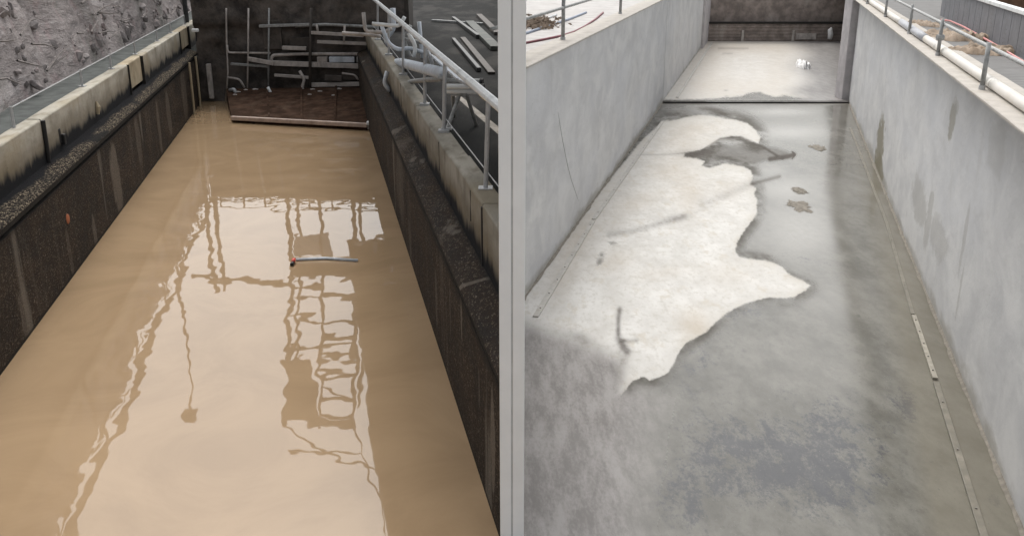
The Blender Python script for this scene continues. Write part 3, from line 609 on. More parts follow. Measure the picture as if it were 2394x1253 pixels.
def epipe(name, pts, r, mat, label, cat, grp=None, Y=YE-.22, rnd=.12):
    o = build(name, tube(nb(), bend([py(x, y, Y) for x, y in pts], rnd), r, 9), M[mat], smooth=True); return tag(o, label, cat, grp)
epipe('pipe', [(531,106),(532,124),(632,125)], .035, 'palebrown', 'thin pale pipe with upturned left end on the dark end wall', 'pipe')
epipe('pipe', [(633,146),(636,130),(700,127),(880,127),(886,136),(884,150),(880,178),(898,205),(902,222)], .055, 'palebrown', 'long pale pipe looping down at its right end on the dark end wall', 'pipe')
epipe('pipe', [(528,240),(533,170),(530,108),(529,47),(529,20)], .028, 'palebrown', 'thin grey riser at the far left of the end wall', 'pipe', rnd=.05)
epipe('conduit', [(578,222),(580,120),(581,20)], .03, 'palebrown', 'left of the two tall thin conduits climbing the end wall', 'conduit', Y=YE-.3)
epipe('conduit', [(627,218),(628,120),(629,20)], .03, 'galvdull', 'right of the two tall thin conduits climbing the end wall', 'conduit', Y=YE-.3)
epipe('pipe', [(724,250),(725,120),(728,20)], .05, 'clad', 'black vertical pipe in the middle of the end wall', 'pipe', Y=YE-.34)
def ebeam(name, a, q, wpx, mat, label, cat, Y=YE-.25, d=.12):
    A, B = py(*a, Y), py(*q, Y); b = nb(); beam(b, A, B, d, wpx/2200*33); return tag(build(name, b, M[mat], bevel=.01), label, cat)
ebeam('ledger_beam', (636,148), (896,157), 11, 'palebrown', 'long pale beam across the middle of the end wall', 'beam')
ebeam('ledger_beam', (728,77), (850,84), 7, 'palebrown', 'short pale beam high on the right of the end wall', 'beam', Y=YE-.38)
ebeam('ledger_beam', (722,199), (884,196), 9, 'palebrown', 'short grimy beam low on the right of the end wall', 'beam')
ebeam('ledger_beam', (580,138), (640,149), 9, 'palebrown', 'stub of pale beam left of the black vertical pipe', 'beam', Y=YE-.4)
for i, (x0, x1, mt) in enumerate(((742,766,'palebrown'),(770,830,'paleblue'),(834,884,'galvdull'))):
    A, B = py(x0,133,YE-.2), py(x1,146,YE-.2); tag(build('cable_box', box(nb(), (A.x,A.y-.1,B.z), (B.x,A.y+.15,A.z)), M[mt], bevel=.02), ('small pale box on the end wall under the long pipe, leftmost of three','wide blue grey box on the end wall under the long pipe','grey box at the right end of the end wall pipework')[i], 'box')
for a, q, wpx, mt, lab, dd in (((606,62),(724,58),6,'galvdull','thin dull rail high on the left half of the end wall',.3),((742,98),(882,104),7,'palebrown','pale rail just under the high beam',.32),((642,176),(722,182),6,'palebrown','short pale rail left of the black vertical pipe, low down',.3),((728,216),(862,213),7,'galvdull','dull rail just above the back of the trough',.34),((540,150),(628,156),5,'galvdull','thin dull rail behind the two tall conduits',.28),((760,182),(800,184),12,'rock','stubby dark ledge on the right half of the end wall',.3),((660,112),(716,114),8,'palebrown','stub of pale rail above the long looping pipe',.3)):
    ebeam('rail', a, q, wpx, mt, lab, 'rail', Y=YE-dd)
build_box = [((612,48),(660,116),'rock'),((676,88),(724,122),'clad'),((800,160),(876,188),'rock')]
for i, ((x0,y0),(x1,y1),mt) in enumerate(build_box):
    A, B = py(x0,y0,YE-.12), py(x1,y1,YE-.12); build('niche_block', box(nb(), (A.x,A.y-.02,B.z), (B.x,A.y+.2,A.z)), M[mt], t, bevel=.02)
# pump and valve cluster over the water
pv = thing('pump', py(600,235,YE-.8), 'small pump with white motor and black valve at the foot of the end wall', 'pump')
A = py(606,228,YE-.8); build('motor', tube(nb(), [A, A+Vector((.28,0,.02))], .13, 14), M['whitepipe'], pv, smooth=True)
A = py(588,232,YE-.8); build('valve', tube(nb(), [A+Vector((-.14,0,-.02)), A, A+Vector((.16,0,0))], [.07,.12,.06], 10), M['black'], pv, smooth=True)
build('pipe', tube(nb(), bend([py(537,212,YE-.7), py(548,209,YE-.8), py(552,226,YE-.8), py(580,222,YE-.8)], .08), .06, 9), M['galv'], pv, smooth=True)
build('outlet', tube(nb(), bend([py(640,236,YE-.8), py(632,216,YE-.8), py(626,204,YE-.8)], .1), .05, 9), M['whitepipe'], pv, smooth=True)
build('bracket', box(nb(), py(590,240,YE-.8)-Vector((.1,.15,.03)), py(640,236,YE-.8)+Vector((.1,.2,.0))), M['palebrown'], pv)
# silted trough in front of the end wall
tz = thing('trough', (pz(700,290,0).x, 28.5, 0), 'long brown silted trough with pale front lip lying in the muddy water', 'trough')
a, q = pz(543,286,0), pz(860,305,0); zt = .42
ba, bq = py(530,225,YE-.3), py(868,225,YE-.3)
b = nb(); lo = [(a.x,a.y,-.2),(q.x,q.y,-.2),(bq.x,bq.y,-.2),(ba.x,ba.y,-.2)]; hi = [(a.x,a.y,.10),(q.x,q.y,.10),(bq.x,bq.y,.52),(ba.x,ba.y,.46)]
vl = [b.verts.new(v) for v in lo]; vh = [b.verts.new(v) for v in hi]; b.faces.new(vl[::-1]); b.faces.new(vh)
for k in range(4): b.faces.new((vl[k], vl[(k+1)%4], vh[(k+1)%4], vh[k]))
build('body', b, M['trough'], tz)
b = nb(); beam(b, Vector((a.x,a.y-.05,.13)), Vector((q.x,q.y-.05,.15)), .12, .12); build('front_lip', b, M['lip'], tz, bevel=.02)
for f in (.28, .52, .76):
    m0 = Vector(hi[0]).lerp(Vector(hi[1]), f); m1 = Vector(hi[3]).lerp(Vector(hi[2]), f); build('rib', beam(nb(), m0+Vector((0,.1,.03)), m1+Vector((0,0,.03)), .06, .05), M['trough'], tz)
build('end_plate', beam(nb(), Vector(hi[1])+Vector((.05,-.05,.0)), Vector(hi[2])+Vector((.05,0,.05)), .10, .14), M['palebrown'], tz, bevel=.01)
o = build('end_bracket', box(nb(), (q.x-.02,q.y-.12,.16), (q.x+.28,q.y+.10,.26)), M['whitepipe'], tz, bevel=.02)
b = nb()
for k in range(9):
    f = random.random(); g_ = random.uniform(.72,.98); m0 = Vector(hi[0]).lerp(Vector(hi[1]), f).lerp(Vector(hi[3]).lerp(Vector(hi[2]), f), g_); s = random.uniform(.04,.08)
    for v in bmesh.ops.create_icosphere(b, subdivisions=1, radius=s)['verts']: v.co = Vector((v.co.x*1.6, v.co.y, v.co.z*.5)) + m0
tag(build('silt_lumps', b, M['palebrown']), 'pale silt lumps heaped along the back of the brown trough', 'silt', kind='stuff')
# right corner: conduit, strut and pipework
o = thing('overhead_conduit', py(890,152,26), 'blue grey conduit arm reaching left from the white rail over the water', 'conduit')
build('conduit', tube(nb(), [py(884,150,28), py(940,148,22), railp(pz(1008,150,3.3).y, -.25)], [.10,.11,.09], 12), M['paleblue'], o, smooth=True)
build('hanger', beam(nb(), py(918,152,24), py(922,182,24), .12, .05, (0,1,0)), M['paleblue'], o); build('hanger', beam(nb(), py(934,152,24), py(938,172,24), .10, .05, (0,1,0)), M['paleblue'], o)
yq = 14.8
o = tag(build('strut', tube(nb(), [py(896,222,24), py(962,191,19), railp(pz(1012,168,3.2).y, -.32)], .045, 10), M['galvdull'], smooth=True), 'grey diagonal strut from the trough corner up to the white rail', 'strut')
o = tag(build('riser_pipe', tube(nb(), bend([py(918,20,27), py(920,70,27), py(900,90,27), py(924,130,27), py(930,150,27)], .3), .08, 10), M['paleblue'], smooth=True), 'crooked blue grey riser pipe in the far right corner of the brown basin', 'pipe')
for i, (pts, r, mt, lab) in enumerate((([(850,30),(854,76),(900,76),(916,68)], .05,'palebrown','pale elbow pipe high in the far right corner'), ([(890,86),(860,82),(800,78)], .045,'palebrown','thin pale branch pipe left of the crooked riser'), ([(960,60),(944,96),(962,140),(985,150)], .05,'galvdull','dark bent pipe between the riser and the white rail'), ([(980,52),(985,112),(990,142)], .05,'paleblue','short upright pipe below the white rail in the far corner'), ([(945,92),(1004,104)], .045,'galvdull','short level pipe under the white rail'))):
    tag(build('corner_pipe', tube(nb(), bend([py(x, y, 25.5-i*.5) for x, y in pts], .15), r, 9), M[mt], smooth=True), lab, 'pipe')
tag(build('teal_box', box(nb(), py(474,66,33.2), py(496,30,33.2)+Vector((0,.5,0))), M['teal'], bevel=.02), 'small teal cabinet on the far end of the left curb', 'cabinet')
o = thing('wall_lamp', py(456,72,31.2), 'small white bulkhead lamp on the far left curb', 'lamp'); A = py(456,72,31.0)
build('housing', box(nb(), A-Vector((.10,.06,.05)), A+Vector((.10,.10,.05))), M['whitepipe'], o, bevel=.02); build('arm', beam(nb(), A+Vector((0,.1,0)), A+Vector((-.02,.1,-.35)), .03), M['black'], o)

for i, (pts, r, mt, lab) in enumerate((([(892,60),(906,100),(930,118),(958,112),(1000,128)], .05,'paleblue','bent pale pipe sagging between the riser and the railing'), ([(870,56),(935,62),(946,40)], .045,'whitepipe','short white pipe crossing the top of the crooked riser'), ([(905,168),(898,196),(912,214)], .05,'paleblue','little drop pipe below the blue grey conduit'), ([(955,78),(972,108),(968,134)], .045,'whitepipe','white hooked pipe in the tangle under the railing'), ([(1000,118),(1012,150),(1006,182)], .04,'galv','thin galvanised drop pipe beside the first railing post'))):
    tag(build('corner_pipe', tube(nb(), bend([py(x, y, 23.4-i*.7) for x, y in pts], .15), r, 9), M[mt], smooth=True), lab, 'pipe')
for i, (pts, r, mt, lab, Y_) in enumerate((([(690,62),(760,58),(884,64)], .05, 'galvdull', 'dull pipe running level near the top of the end wall', YE-.3), ([(534,182),(560,186),(572,206)], .04, 'palebrown', 'short crooked pipe low on the left of the end wall', YE-.3), ([(700,166),(712,186),(706,206),(716,226)], .05, 'palebrown', 'crooked silted pipe stub beside the black vertical pipe', YE-.45), ([(800,172),(830,176),(838,188)], .035, 'palebrown', 'small bent pipe under the long pale beam', YE-.3), ([(740,58),(744,78)], .04, 'palebrown', 'short pipe hanging from the high beam', YE-.4), ([(806,60),(804,98)], .035, 'palebrown', 'thin drop pipe crossing the high beam', YE-.42))):
    tag(build('pipe', tube(nb(), bend([py(x, y, Y_) for x, y in pts], .1), r, 9), M[mt], smooth=True), lab, 'pipe')
f_ = thing('float_bar', pz(760,606,0), 'pale blue floating bar with a small red and black end lying on the water', 'float')
build('bar', tube(nb(), [pz(692,607,.02), pz(760,604,.02), pz(836,609,.02)], .024, 10), M['paleblue'], f_, smooth=True)
A = pz(685,614,.03); build('red_end', tube(nb(), [A, A+Vector((.0,.08,.03))], .032, 10), M['red_float'], f_, smooth=True); build('black_band', tube(nb(), [A-Vector((0,.10,0)), A], .03, 10), M['black'], f_)
# ------------------------------------------------------------------ tall things beyond, seen mirrored in the water
YT = 34.0
tw = thing('scaffold_tower', (mir(755,700,YT).x, YT, 2.0), 'tall scaffold tower behind the end wall whose ladder bays mirror in the water', 'scaffold tower')
def T(x, y, dy=0): v = mir(x, y, YT); v.y += dy; return v
for xx0, xx1, r in ((682,668,.09),(756,748,.07),(832,826,.09)):
    build('standard', tube(nb(), [Vector((T(xx0,600).x, YT, 2.0)), T(xx0,600), T(xx1,1000)], r, 8), M['scaf'], tw)
for xx0, xx1 in ((682,668),(832,826)): build('standard', tube(nb(), [Vector((T(xx0,600).x, YT+1.6, 2.0)), T(xx0,600,1.6), T(xx1,1000,1.6)], .07, 8), M['scaf'], tw)
for i, (y, x0, x1, r) in enumerate(((640,680,832,.16),(668,680,756,.12),(692,756,832,.12),(697,680,756,.06),(744,678,755,.08),(752,755,832,.10),(786,754,830,.12),(812,754,830,.10),(815,675,752,.10),(838,752,830,.08),(868,752,830,.10),(935,750,828,.14),(968,748,828,.12),(985,668,826,.16))):
    build('ledger', tube(nb(), [T(x0,y), T(x1,y)], r, 8), M['scaf'], tw)
build('cladding', box(nb(), (T(672,1000).x, YT-.03, T(672,835).z), (T(745,1000).x, YT+.02, T(672,992).z)), M['clad'], tw)
build('cladding', box(nb(), (T(684,600).x, YT-.04, T(684,604).z), (T(832,600).x, YT+.02, T(684,640).z)), M['clad'], tw)
build('brace', tube(nb(), [T(754,900), T(828,935)], .05, 7), M['scaf'], tw)
o = build('sheet_panel', box(nb(), (T(690,600).x, YT-.05, T(690,545).z), (T(775,600).x, YT+.02, T(690,596).z)), M['lightclad'], tw)
for (a, q) in (((668,1000),(880,1110)),((668,1040),(840,1060)),((826,1000),(888,1180)),((880,1110),(888,1250))):
    build('guy_cable', tube(nb(), [T(*a), T((a[0]+q[0])/2, (a[1]+q[1])/2+8), T(*q)], .035, 6), M['scaf'], tw)
gn = thing('gantry', (mir(485,600,YT).x, YT, 2.0), 'thin gantry frame left of the scaffold tower mirrored in the water', 'gantry')
for xx in (503, 524): build('column', tube(nb(), [Vector((T(xx,655).x, YT, 2.0)), T(xx,690)], .085, 8), M['scaf'], gn)
build('crossbeam', tube(nb(), [T(450,650), T(503,652), T(600,658), T(682,664)], .10, 8), M['scaf'], gn)
lp = thing('lamp_post', (mir(442,850,40).x, 40, 2.0), 'slim lamp post with a boxy head standing far behind the end wall', 'street lamp')
Tm = lambda x, y: mir(x, y, 40); build('pole', tube(nb(), [Vector((Tm(443,850).x,40,2.0)), Tm(443,850), Tm(446,960)], [.07,.06,.05], 8), M['scaf'], lp)
A = Tm(442,962); build('lamp_head', box(nb(), A-Vector((.28,.3,.0)), A+Vector((.28,.3,.38))), M['scaf'], lp, bevel=.05)
# overhead flume along the right wall, added out of view to darken the water reflection
fl = thing('reflection_screen', (xr(20)+.2, 20, 5.2), 'unseen added flume carried above the right railing of the brown basin', 'screen')
build('trough', prof(nb(), xr, [(-.66,5.25),(-.66,5.75),(1.15,5.75),(1.15,5.25)], span(9.0, 33, 40)), M['clad'], fl)
for yy in (9.5, 15, 21, 27): build('bearer', beam(nb(), (xr(yy)-.6, yy, 5.19), (xr(yy)+1.1, yy, 5.19), .12), M['scaf'], fl)
for yy in (32.6,): build('support', tube(nb(), [(xr(yy)+1.0, yy, 2.3), (xr(yy)+1.0, yy, 5.15)], .07, 8), M['scaf'], fl)

# ================================================================== WHITE PIER BETWEEN THE BASINS
YP = 6.95; hw = 31/2200*(YP*c_ + (H-3)*s_)
pr = thing('dividing_pier', (0, YP, 0), 'tall white rendered pier standing between the brown basin and the grey basin', 'pier')
def half(s):
    b = nb(); x0, x1 = (.006, hw) if s > 0 else (-hw, -.006); box(b, (x0, YP, -.6), (x1, YP+.45, 5.3)); return build('pier_half', b, M['white'], pr, bevel=.006)
half(1); half(-1)
build('movement_joint', box(nb(), (-.006, YP+.012, -.6), (.006, YP+.45, 5.29)), M['groove'], pr)
build('cap', box(nb(), (-hw-.05, YP-.05, 5.3), (hw+.05, YP+.5, 5.38)), M['white'], pr, bevel=.01)
build('low_wall', box(nb(), (-.06, 1.5, -.6), (.06, YP-.004, .12)), M['deckpale'], pr)

# ================================================================== GREY BASIN
ZW = 3.4
gw = thing('basin_wall', (bl(20), 20, 0), 'long grey rendered wall on the left of the pale basin', 'wall')
def wall_sheet(edge, sgn, y0, y1, zt, th, name, mat, parent, batter=0.0):
    b = nb(); prof(b, edge, [(0,-.6),(0,0),(0,zt*.5),(0,zt),(sgn*th,zt),(sgn*th,-.6)], span(y0, y1, max(4, int((y1-y0)*2))), None, -.11 if sgn < 0 else None); return build(name, b, mat, parent)
yjw = pz(1547,241,0).y
wall_sheet(bl, -1, 12.45, yjw-.03, ZW-.03, .5, 'wall_face', M['grey'], gw); wall_sheet(lambda y: bl(y)+.004, -1, yjw-.008, 48.2, ZW-.03, .5, 'wall_face', M['grey'], gw)
wall_sheet(lambda y: bl(y)+.12, -1, 48.2, 54, ZW-.03, .5, 'end_return', M['pilaster'], gw)
build('joint_filler', prof(nb(), bl, [(-.012,-.3),(-.012,ZW-.11),(-.3,ZW-.11),(-.3,-.3)], [yjw-.031, yjw-.007]), M['joint'], gw)
def coping(edge, sgn, y0, y1, w0, w1, parent):
    b = nb(); prof(b, edge, [(sgn*w0, ZW-.03), (sgn*w0, ZW-.008), (sgn*(w0+.01), ZW), (sgn*w1, ZW+.004), (sgn*w1, ZW-.03)], span(y0, y1, 60), None, -.12 if sgn < 0 else None)
    for v in b.verts:
        if abs(v.co.z-ZW) < .03: v.co.z += .006*fbm(v.co.y*1.7, sgn, 2)
    return build('coping', b, M['coping'], parent)
coping(bl, -1, 12.45, 54, -.012, .46, gw)
build('end_nose', poly(nb(), [(bl(12.75)-.03,12.75),(hw*.8,YP+.47),(-hw*.5,YP+.47),(-.10,12.75)], -.6, 3.36), M['deckpale'], gw)
b = nb(); poly(b, [(-.05,12.46)]+[(max(bl(y)-.47, -.04), y) for y in span(12.6, 64, 30)]+[(.0,64)], 2.0, ZW-.02); tag(build('walkway', b, M['deckpale']), kind='structure')
# seam line on the wall
yse = pz(1345,560,0).y
sp = [wpt(bl, x, y) for x, y in ((1304,262),(1315,330),(1326,385),(1335,420),(1352,470))]
build('seam_bead', tube(nb(), [q+Vector((.004,0,0)) for q in sp], [.002,.006,.007,.005,.002], 6), M['groove'], gw)
# cover strips along both walls
def cover_strip(pts_px, wd, mat, label, z=.0, bolts=14, h=.02):
    P = [pz(x, y, z) for x, y in pts_px]; t = thing('cover_strip', P[0], label, 'cover strip')
    b = nb()
    for a, q in zip(P, P[1:]): beam(b, a+Vector((0,0,h/2+.002)), q+Vector((0,0,h/2+.002)), wd, h)
    build('strip', b, M[mat], t, bevel=.004)
    for k in range(bolts):
        q = P[0].lerp(P[-1], (k+.5)/bolts); build('bolt', tube(nb(), [q+Vector((0,0,h)), q+Vector((0,0,h+.014))], (.011 if h > .015 else .006), 7), M['bolt'], t)
    return t
cover_strip([(1252,742),(1386,518)], .085, 'strip', 'cream bolted strip along the left wall, nearest length', bolts=8)
cover_strip([(1388,514),(1549,285)], .085, 'strip', 'cream bolted strip along the left wall, length reaching the floor joint', bolts=12)
cover_strip([(1583,229),(1664,101)], .10, 'strip', 'cream bolted strip along the left wall beyond the floor joint', z=ZF, bolts=10)
cover_strip([(1988,300),(2072,520)], .05, 'stripwet', 'silted strip along the right wall, farthest length', bolts=2, h=.012)
cover_strip([(2072,520),(2134,735)], .05, 'stripwet', 'thin silted strip along the right wall in its middle', bolts=2, h=.012)
cover_strip([(2136,740),(2186,888)], .06, 'stripmid', 'pale exposed length of bolted strip along the right wall', bolts=5, h=.03)
cover_strip([(2188,896),(2306,1275)], .07, 'stripwet', 'silted strip along the right wall, nearest length', bolts=3, h=.025)
# right wall
rw = thing('basin_wall', (br(18), 18, 0), 'long mottled grey rendered wall on the right of the pale basin', 'wall')
wall_sheet(br, 1, 1.5, YS+.35, ZW-.03, .31, 'wall_face', M['grey'], rw); coping(lambda y: br(y)-.30, 1, 1.5, YS+.35, -.012, .62, rw)
def toe(edge, sgn, y0, y1, parent):
    b = nb(); rows = []
    for y in span(y0, y1, int((y1-y0)*7)):
        k = max(.004, .016 + .03*fbm(y*1.3, sgn, 4) + .02*fbm(y*5, sgn, 7)); rows.append([b.verts.new((edge(y)+o*sgn, y, z)) for o, z in ((.0,.012+k),(-.012,.01+k*.4),(-.02-k,.004))])
    for A, B in zip(rows, rows[1:]):
        for i in range(2): b.faces.new((A[i], A[i+1], B[i+1], B[i]))
    return build('silt_toe', b, M['dirt'], parent, smooth=True)
toe(br, 1, 2, YS, rw); toe(bl, -1, 12.5, YS, gw)
# pilaster at the end of the right wall and the far gate
tag(build('pilaster', box(nb(), (py(1968,240,YS+.3).x, YS+.36, -.6), (br(YS)+.7, YS+1.1, ZW-.1)), M['pilaster'], bevel=.03), 'mauve grey pilaster standing at the far end of the right wall', 'pilaster')
YG = pz(1800, 97, ZF).y
fg = thing('far_gate', (16, YG, ZF), 'brown planked gate closing the far end of the pale basin', 'gate')
build('gate_leaf', box(nb(), (bl(YG), YG, 0), (br(YG)+4, YG+.4, .95)), M['farwall'], fg)
for z in (.08,.24,.42,.60,.78): build('plank', box(nb(), (bl(YG)+.1, YG-.03, z), (br(YG)+4, YG+.02, z+.085)), M['farwall'], fg, bevel=.01)
build('top_rail', box(nb(), (bl(YG)+.1, YG-.08, .96), (br(YG)+4, YG+.2, 1.06)), M['joint'], fg)
build('upper_wall', box(nb(), (bl(YG)-.4, YG+.5, 0), (br(YG)+4, YG+1, 3.2)), M['farwall'], fg)
for xx in (1736,1854): A = py(xx,90,YG-.1); build('gate_post', box(nb(), (A.x-.06,YG-.10,0), (A.x+.06,YG-.032,.62)), M['palebrown'], fg)
A = py(1885,86,YG-.1); build('hatch', box(nb(), (A.x-.55,YG-.07,.14), (A.x+.55,YG-.034,.46)), M['palebrown'], fg, bevel=.02)
A = py(1940,88,YG-.3); tag(build('white_sack', tube(nb(), [A+Vector((0,0,-.1)), A+Vector((.03,0,.15)), A+Vector((-.02,0,.38)), A+Vector((.05,0,.5))], [.12,.15,.13,.05], 8), M['bag'], smooth=True), 'white upright sack leaning on the far brown gate', 'sack')
# planks and beams on the asphalt, crumpled white sheet on the far floor
def crumple(name, loc, sx, sy, h, mat, seed, nx=26, fold=3.0):
    b = nb(); g_ = []
    for j in range(nx+1):
        row = []
        for i in range(nx+1):
            u, v = i/nx*2-1, j/nx*2-1; e = max(0, 1-(abs(u)**2.6+abs(v)**2.6)); rr_ = 1 + .35*fbm(u*1.4+seed, v*1.4, 1)
            z = h*(e**.5)*(.35 + .9*abs(fbm(u*fold+seed*3, v*fold, 2)) + .35*abs(fbm(u*fold*2.3, v*fold*2.3, seed))) 
            row.append(b.verts.new((loc[0]+u*sx*rr_, loc[1]+v*sy*rr_, loc[2]+max(0.004, z))))
        g_.append(row)
    for A, B in zip(g_, g_[1:]):
        for i in range(nx):
            c = (A[i].co + B[i+1].co)/2; u, v = (c.x-loc[0])/sx, (c.y-loc[1])/sy
            if math.hypot(u, v) < .82 + .42*fbm(u*2+seed, v*2, 3): b.faces.new((A[i], A[i+1], B[i+1], B[i]))
    for v in [v for v in b.verts if not v.link_faces]: b.verts.remove(v)
    for v in b.verts:
        if v.is_boundary: v.co.z = loc[2] + .003
    return build(name, b, mat, smooth=True)
for i, (a, q, wd, ht, mt, lab) in enumerate((((1150,175),(1082,92),.16,.05,'clad','weathered plank lying on the asphalt, nearest the white pier'), ((1120,170),(1060,98),.10,.10,'scaf','dark square beam lying on the asphalt beside the weathered plank'), ((1160,120),(1098,58),.30,.12,'darksheet','dark wrapped bundle lying along the asphalt'), ((1118,92),(1060,48),.12,.12,'scaf','dark square beam lying far along the asphalt'), ((1164,84),(1120,40),.22,.10,'clad','weathered plank lying far along the asphalt'), ((1128,60),(1010,52),.10,.08,'galvdull','grey bar lying across the far asphalt'))):
    A, B = pz(*a, 2.3), pz(*q, 2.3); up_ = Vector((0,0,ht/2+.012)); tag(build('plank' if 'plank' in lab else 'bundle' if 'bundle' in lab else 'bar', beam(nb(), A+up_, B+up_, wd, ht), M[mt], bevel=.015), lab, 'plank' if 'plank' in lab else 'bundle' if 'bundle' in lab else 'bar')
p = pz(1876,158,ZF); tag(crumple('crumpled_sheet', (p.x,p.y,ZF), .26, .9, .34, M['bag'], 5), 'crumpled white sheet lying on the far floor of the pale basin', 'sheet')
for i, (x, y, s, lab) in enumerate(((1868,446,.16,'small dark silt clod on the wet floor, the one behind'), (1868,482,.26,'larger broken silt clod on the wet floor, the one in front'), (1912,346,.22,'cracked silt clod on the wet floor close to the right wall'))):
    p = pz(x, y, 0); tag(crumple('silt_clod', (p.x,p.y,0.0), s, s*2.0, .05, M['dirt'], i+11, 18, 4), lab, 'silt clod')

# ------------------------------------------------------------------ right bank: pipe, railing, deck
cop_b = lambda y: br(y) + .50
b = nb(); ys = span(1.5, 64, 40); poly(b, [(br(y)+.325, y) for y in ys] + [(40,64),(40,1.5)], 2.6, ZW-.03); tag(build('deck', b, M['deckgrey']), kind='structure')
pp = thing('drain_pipe', (cop_b(12), 12, ZW), 'long white plastic drain pipe lying along the right coping', 'pipe')
yp0 = [6.5]
def pipeline(y): return Vector((br(y)-.055, y, ZW+.067))
seg = [6.0, wpt(lambda y: br(y)+.11, 2308,190).y if False else pz(2302,196,ZW+.07).y, pz(2196,112,ZW+.07).y, pz(2160,88,ZW+.07).y, pz(2120,55,ZW+.07).y, 30]
for a, q in ((1.6, seg[1]-.01), (seg[1]+.01, seg[2]-.01), (seg[2]+.01, seg[3]), (seg[4], 31)):
    build('pipe_length', tube(nb(), [pipeline(y) for y in span(a, q, 6)], .062, 20), M['pvc'], pp, smooth=True)
for y in (seg[1], seg[2]): build('joint_ring', tube(nb(), [pipeline(y-.05), pipeline(y+.05)], .0645, 20), M['pvc'], pp)
build('tape_wrap', tube(nb(), [pipeline(y)+Vector((0,0,.002)) for y in span(seg[3]-.25, seg[4]+.25, 4)], [.066,.069,.067,.07,.066], 20), M['tape'], pp, smooth=True)
rl = thing('railing', (cop_b(12), 12, ZW), 'galvanised tube railing on the coping beside the white drain pipe', 'railing')
rb = [pz(x, y, ZW) for x, y in ((2125,80),(2192,131),(2295,210))]
htop = [None]; zr = zat(rb[2], 116); ztop = zat(rb[2], 100)
for q in rb + [Vector((br(y)-.145, y, ZW)) for y in (3.0, 6.9, 22.5, 27.5)]:
    build('post', tube(nb(), [q, (q.x, q.y, ztop)], .027, 10), M['galvdull'], rl, smooth=True)
    build('foot_sleeve', tube(nb(), [q-Vector((0,0,.005)), q+Vector((0,0,.05))], .036, 10), M['galv'], rl)
build('rail', tube(nb(), [(br(y)-.11, y, zr) for y in span(1.6, 30, 20)], .024, 10), M['galvdull'], rl, smooth=True)
for q in rb[1:2]: build('clamp', tube(nb(), [(q.x-.05,q.y,ZW+.27),(q.x+.05,q.y,ZW+.27)], .045, 10), M['galvdull'], rl)
hs_ = [pz(x, y, ZW+.02) for x, y in ((2200,47),(2222,50),(2250,62),(2290,84),(2340,113),(2420,162))]
tag(build('hose', tube(nb(), hs_, .018, 8), M['pink'], smooth=True), 'pink hose stretched along the grey deck beside the slotted panels', 'hose')
for i, (x, y, sx, sy, h, lab) in enumerate(((2160,58,.30,.75,.10,'small tan tarpaulin heap, farthest of the three on the grey deck'), (2232,88,.62,1.0,.15,'largest tan tarpaulin heap, spread across the middle of the grey deck'), (2300,122,.52,.62,.13,'tan tarpaulin heap nearest the camera on the grey deck'))):
    p = pz(x, y, ZW-.02); tag(crumple('tarpaulin', (p.x, p.y, ZW-.03), sx, sy, h, M['tarp'], i*2+3, 34, 3.2), lab, 'tarpaulin', 'tan tarpaulins on the deck')
a, q = pz(2400,138,ZW-.02), pz(2200,36,ZW-.02)
sl = thing('slotted_barrier', ((a.x+q.x)/2, (a.y+q.y)/2, ZW), 'grey slotted panel barrier with white top rail behind the tarpaulins', 'barrier')
npn = 14
for k in range(npn):
    u0, u1 = Vector(a).lerp(q, k/npn), Vector(a).lerp(q, (k+1)/npn); d = (u1-u0).normalized()
    u0 = u0 + d*.012; u1 = u1 - d*.012
    b = beam(nb(), u0+Vector((0,0,.29)), u1+Vector((0,0,.29)), .05, .60); nf = len(b.faces)
    if k % 2 == 0:
        m = (u0+u1)/2; nrm = Vector((d.y,-d.x,0)); nrm = nrm if nrm.dot(Vector((0,0,0))-m) > 0 else -nrm
        for c in (-1, 1):
            for r_ in range(7): s0 = m + d*c*.07 + Vector((0,0,.07+r_*.075)); tube(b, [s0+nrm*.024, s0+nrm*.028], .010, 6)
        b.faces.ensure_lookup_table()
        for f in b.faces[nf:]: f.material_index = 1
    build('panel', b, M['panel'], sl).data.materials.append(M['bolt'])
build('top_rail', beam(nb(), Vector(a)+Vector((0,0,.63)), Vector(q)+Vector((0,0,.63)), .11, .07), M['whitepipe'], sl, bevel=.01)
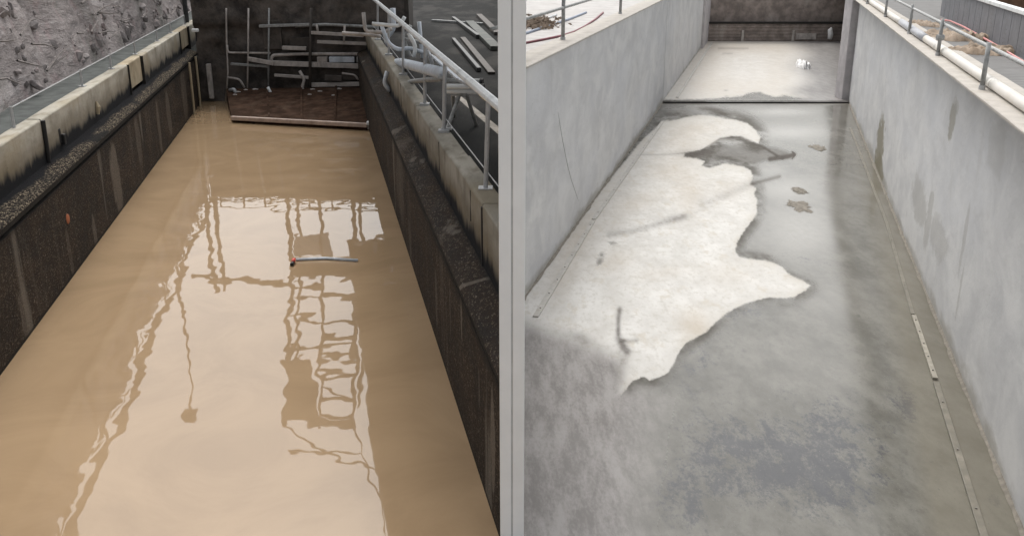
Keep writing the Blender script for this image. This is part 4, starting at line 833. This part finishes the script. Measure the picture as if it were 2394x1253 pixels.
tag(build('timber_board', box(nb(), pz(2330,62,ZW)+Vector((.5,1.2,0)), pz(2400,62,ZW)+Vector((.8,1.3,.9))), M['rust'], bevel=.01), 'rusty brown board standing behind the slotted barrier', 'board')
# ------------------------------------------------------------------ left bank of the grey basin
rl = thing('railing', (bl(19)-.3, 19, ZW), 'slim galvanised railing on the coping left of the pale basin', 'railing')
q0 = pz(1316,94,ZW); yy0 = q0.y
for k, y in enumerate((yy0, yy0+6.5, yy0+13)):
    off = bl(yy0)-q0.x; q = Vector((bl(y)-off, y, ZW)); build('post', tube(nb(), [q, q+Vector((0,0,1.05))], .034, 10), M['galvdull'], rl, smooth=True); build('foot_sleeve', tube(nb(), [q, q+Vector((0,0,.05))], .046, 10), M['galv'], rl)
off = bl(yy0)-q0.x
for z in (.55, 1.05): build('rail', tube(nb(), [(bl(y)-off, y, ZW+z) for y in span(12.6, 50, 12)], .026, 9), M['galvdull'], rl, smooth=True)
hz = ZW + .0
for pts, r, mt, lab in (([(1200,106),(1228,101),(1270,93),(1310,85),(1340,76),(1366,63),(1392,46),(1410,30)], .022, 'red', 'dark red hose curving over the pale walkway'), ([(1190,92),(1228,79),(1265,67),(1300,56),(1330,46),(1370,30)], .03, 'blue', 'straight blue grey hose on the pale walkway'), ([(1190,72),(1228,60),(1262,50),(1300,36)], .03, 'galv', 'pale straight pipe lying on the far side of the pale walkway')):
    tag(build('hose' if 'hose' in lab else 'pipe', tube(nb(), [pz(x, y, hz) for x, y in pts], r, 8), M[mt], smooth=True), lab, 'hose' if 'hose' in lab else 'pipe')
b = nb()
for i in range(900):
    x = random.gauss(1248, 26); y = random.gauss(60, 7)
    if x < 1215 or y < 30 or y > 72: continue
    p = pz(x, y, ZW-.02); p.z += random.uniform(0.005,.09); s = random.uniform(.03,.07); d = Vector((random.gauss(0,1),random.gauss(0,1),random.gauss(0,.4))).normalized(); e = d.orthogonal().normalized()
    b.faces.new([b.verts.new(p+d*s), b.verts.new(p+e*s*.6), b.verts.new(p-d*s), b.verts.new(p-e*s*.6)])
tag(build('leaf_litter', b, M['litter']), 'brown leaf litter heaped on the pale walkway by the white pier', 'leaf litter', kind='stuff')
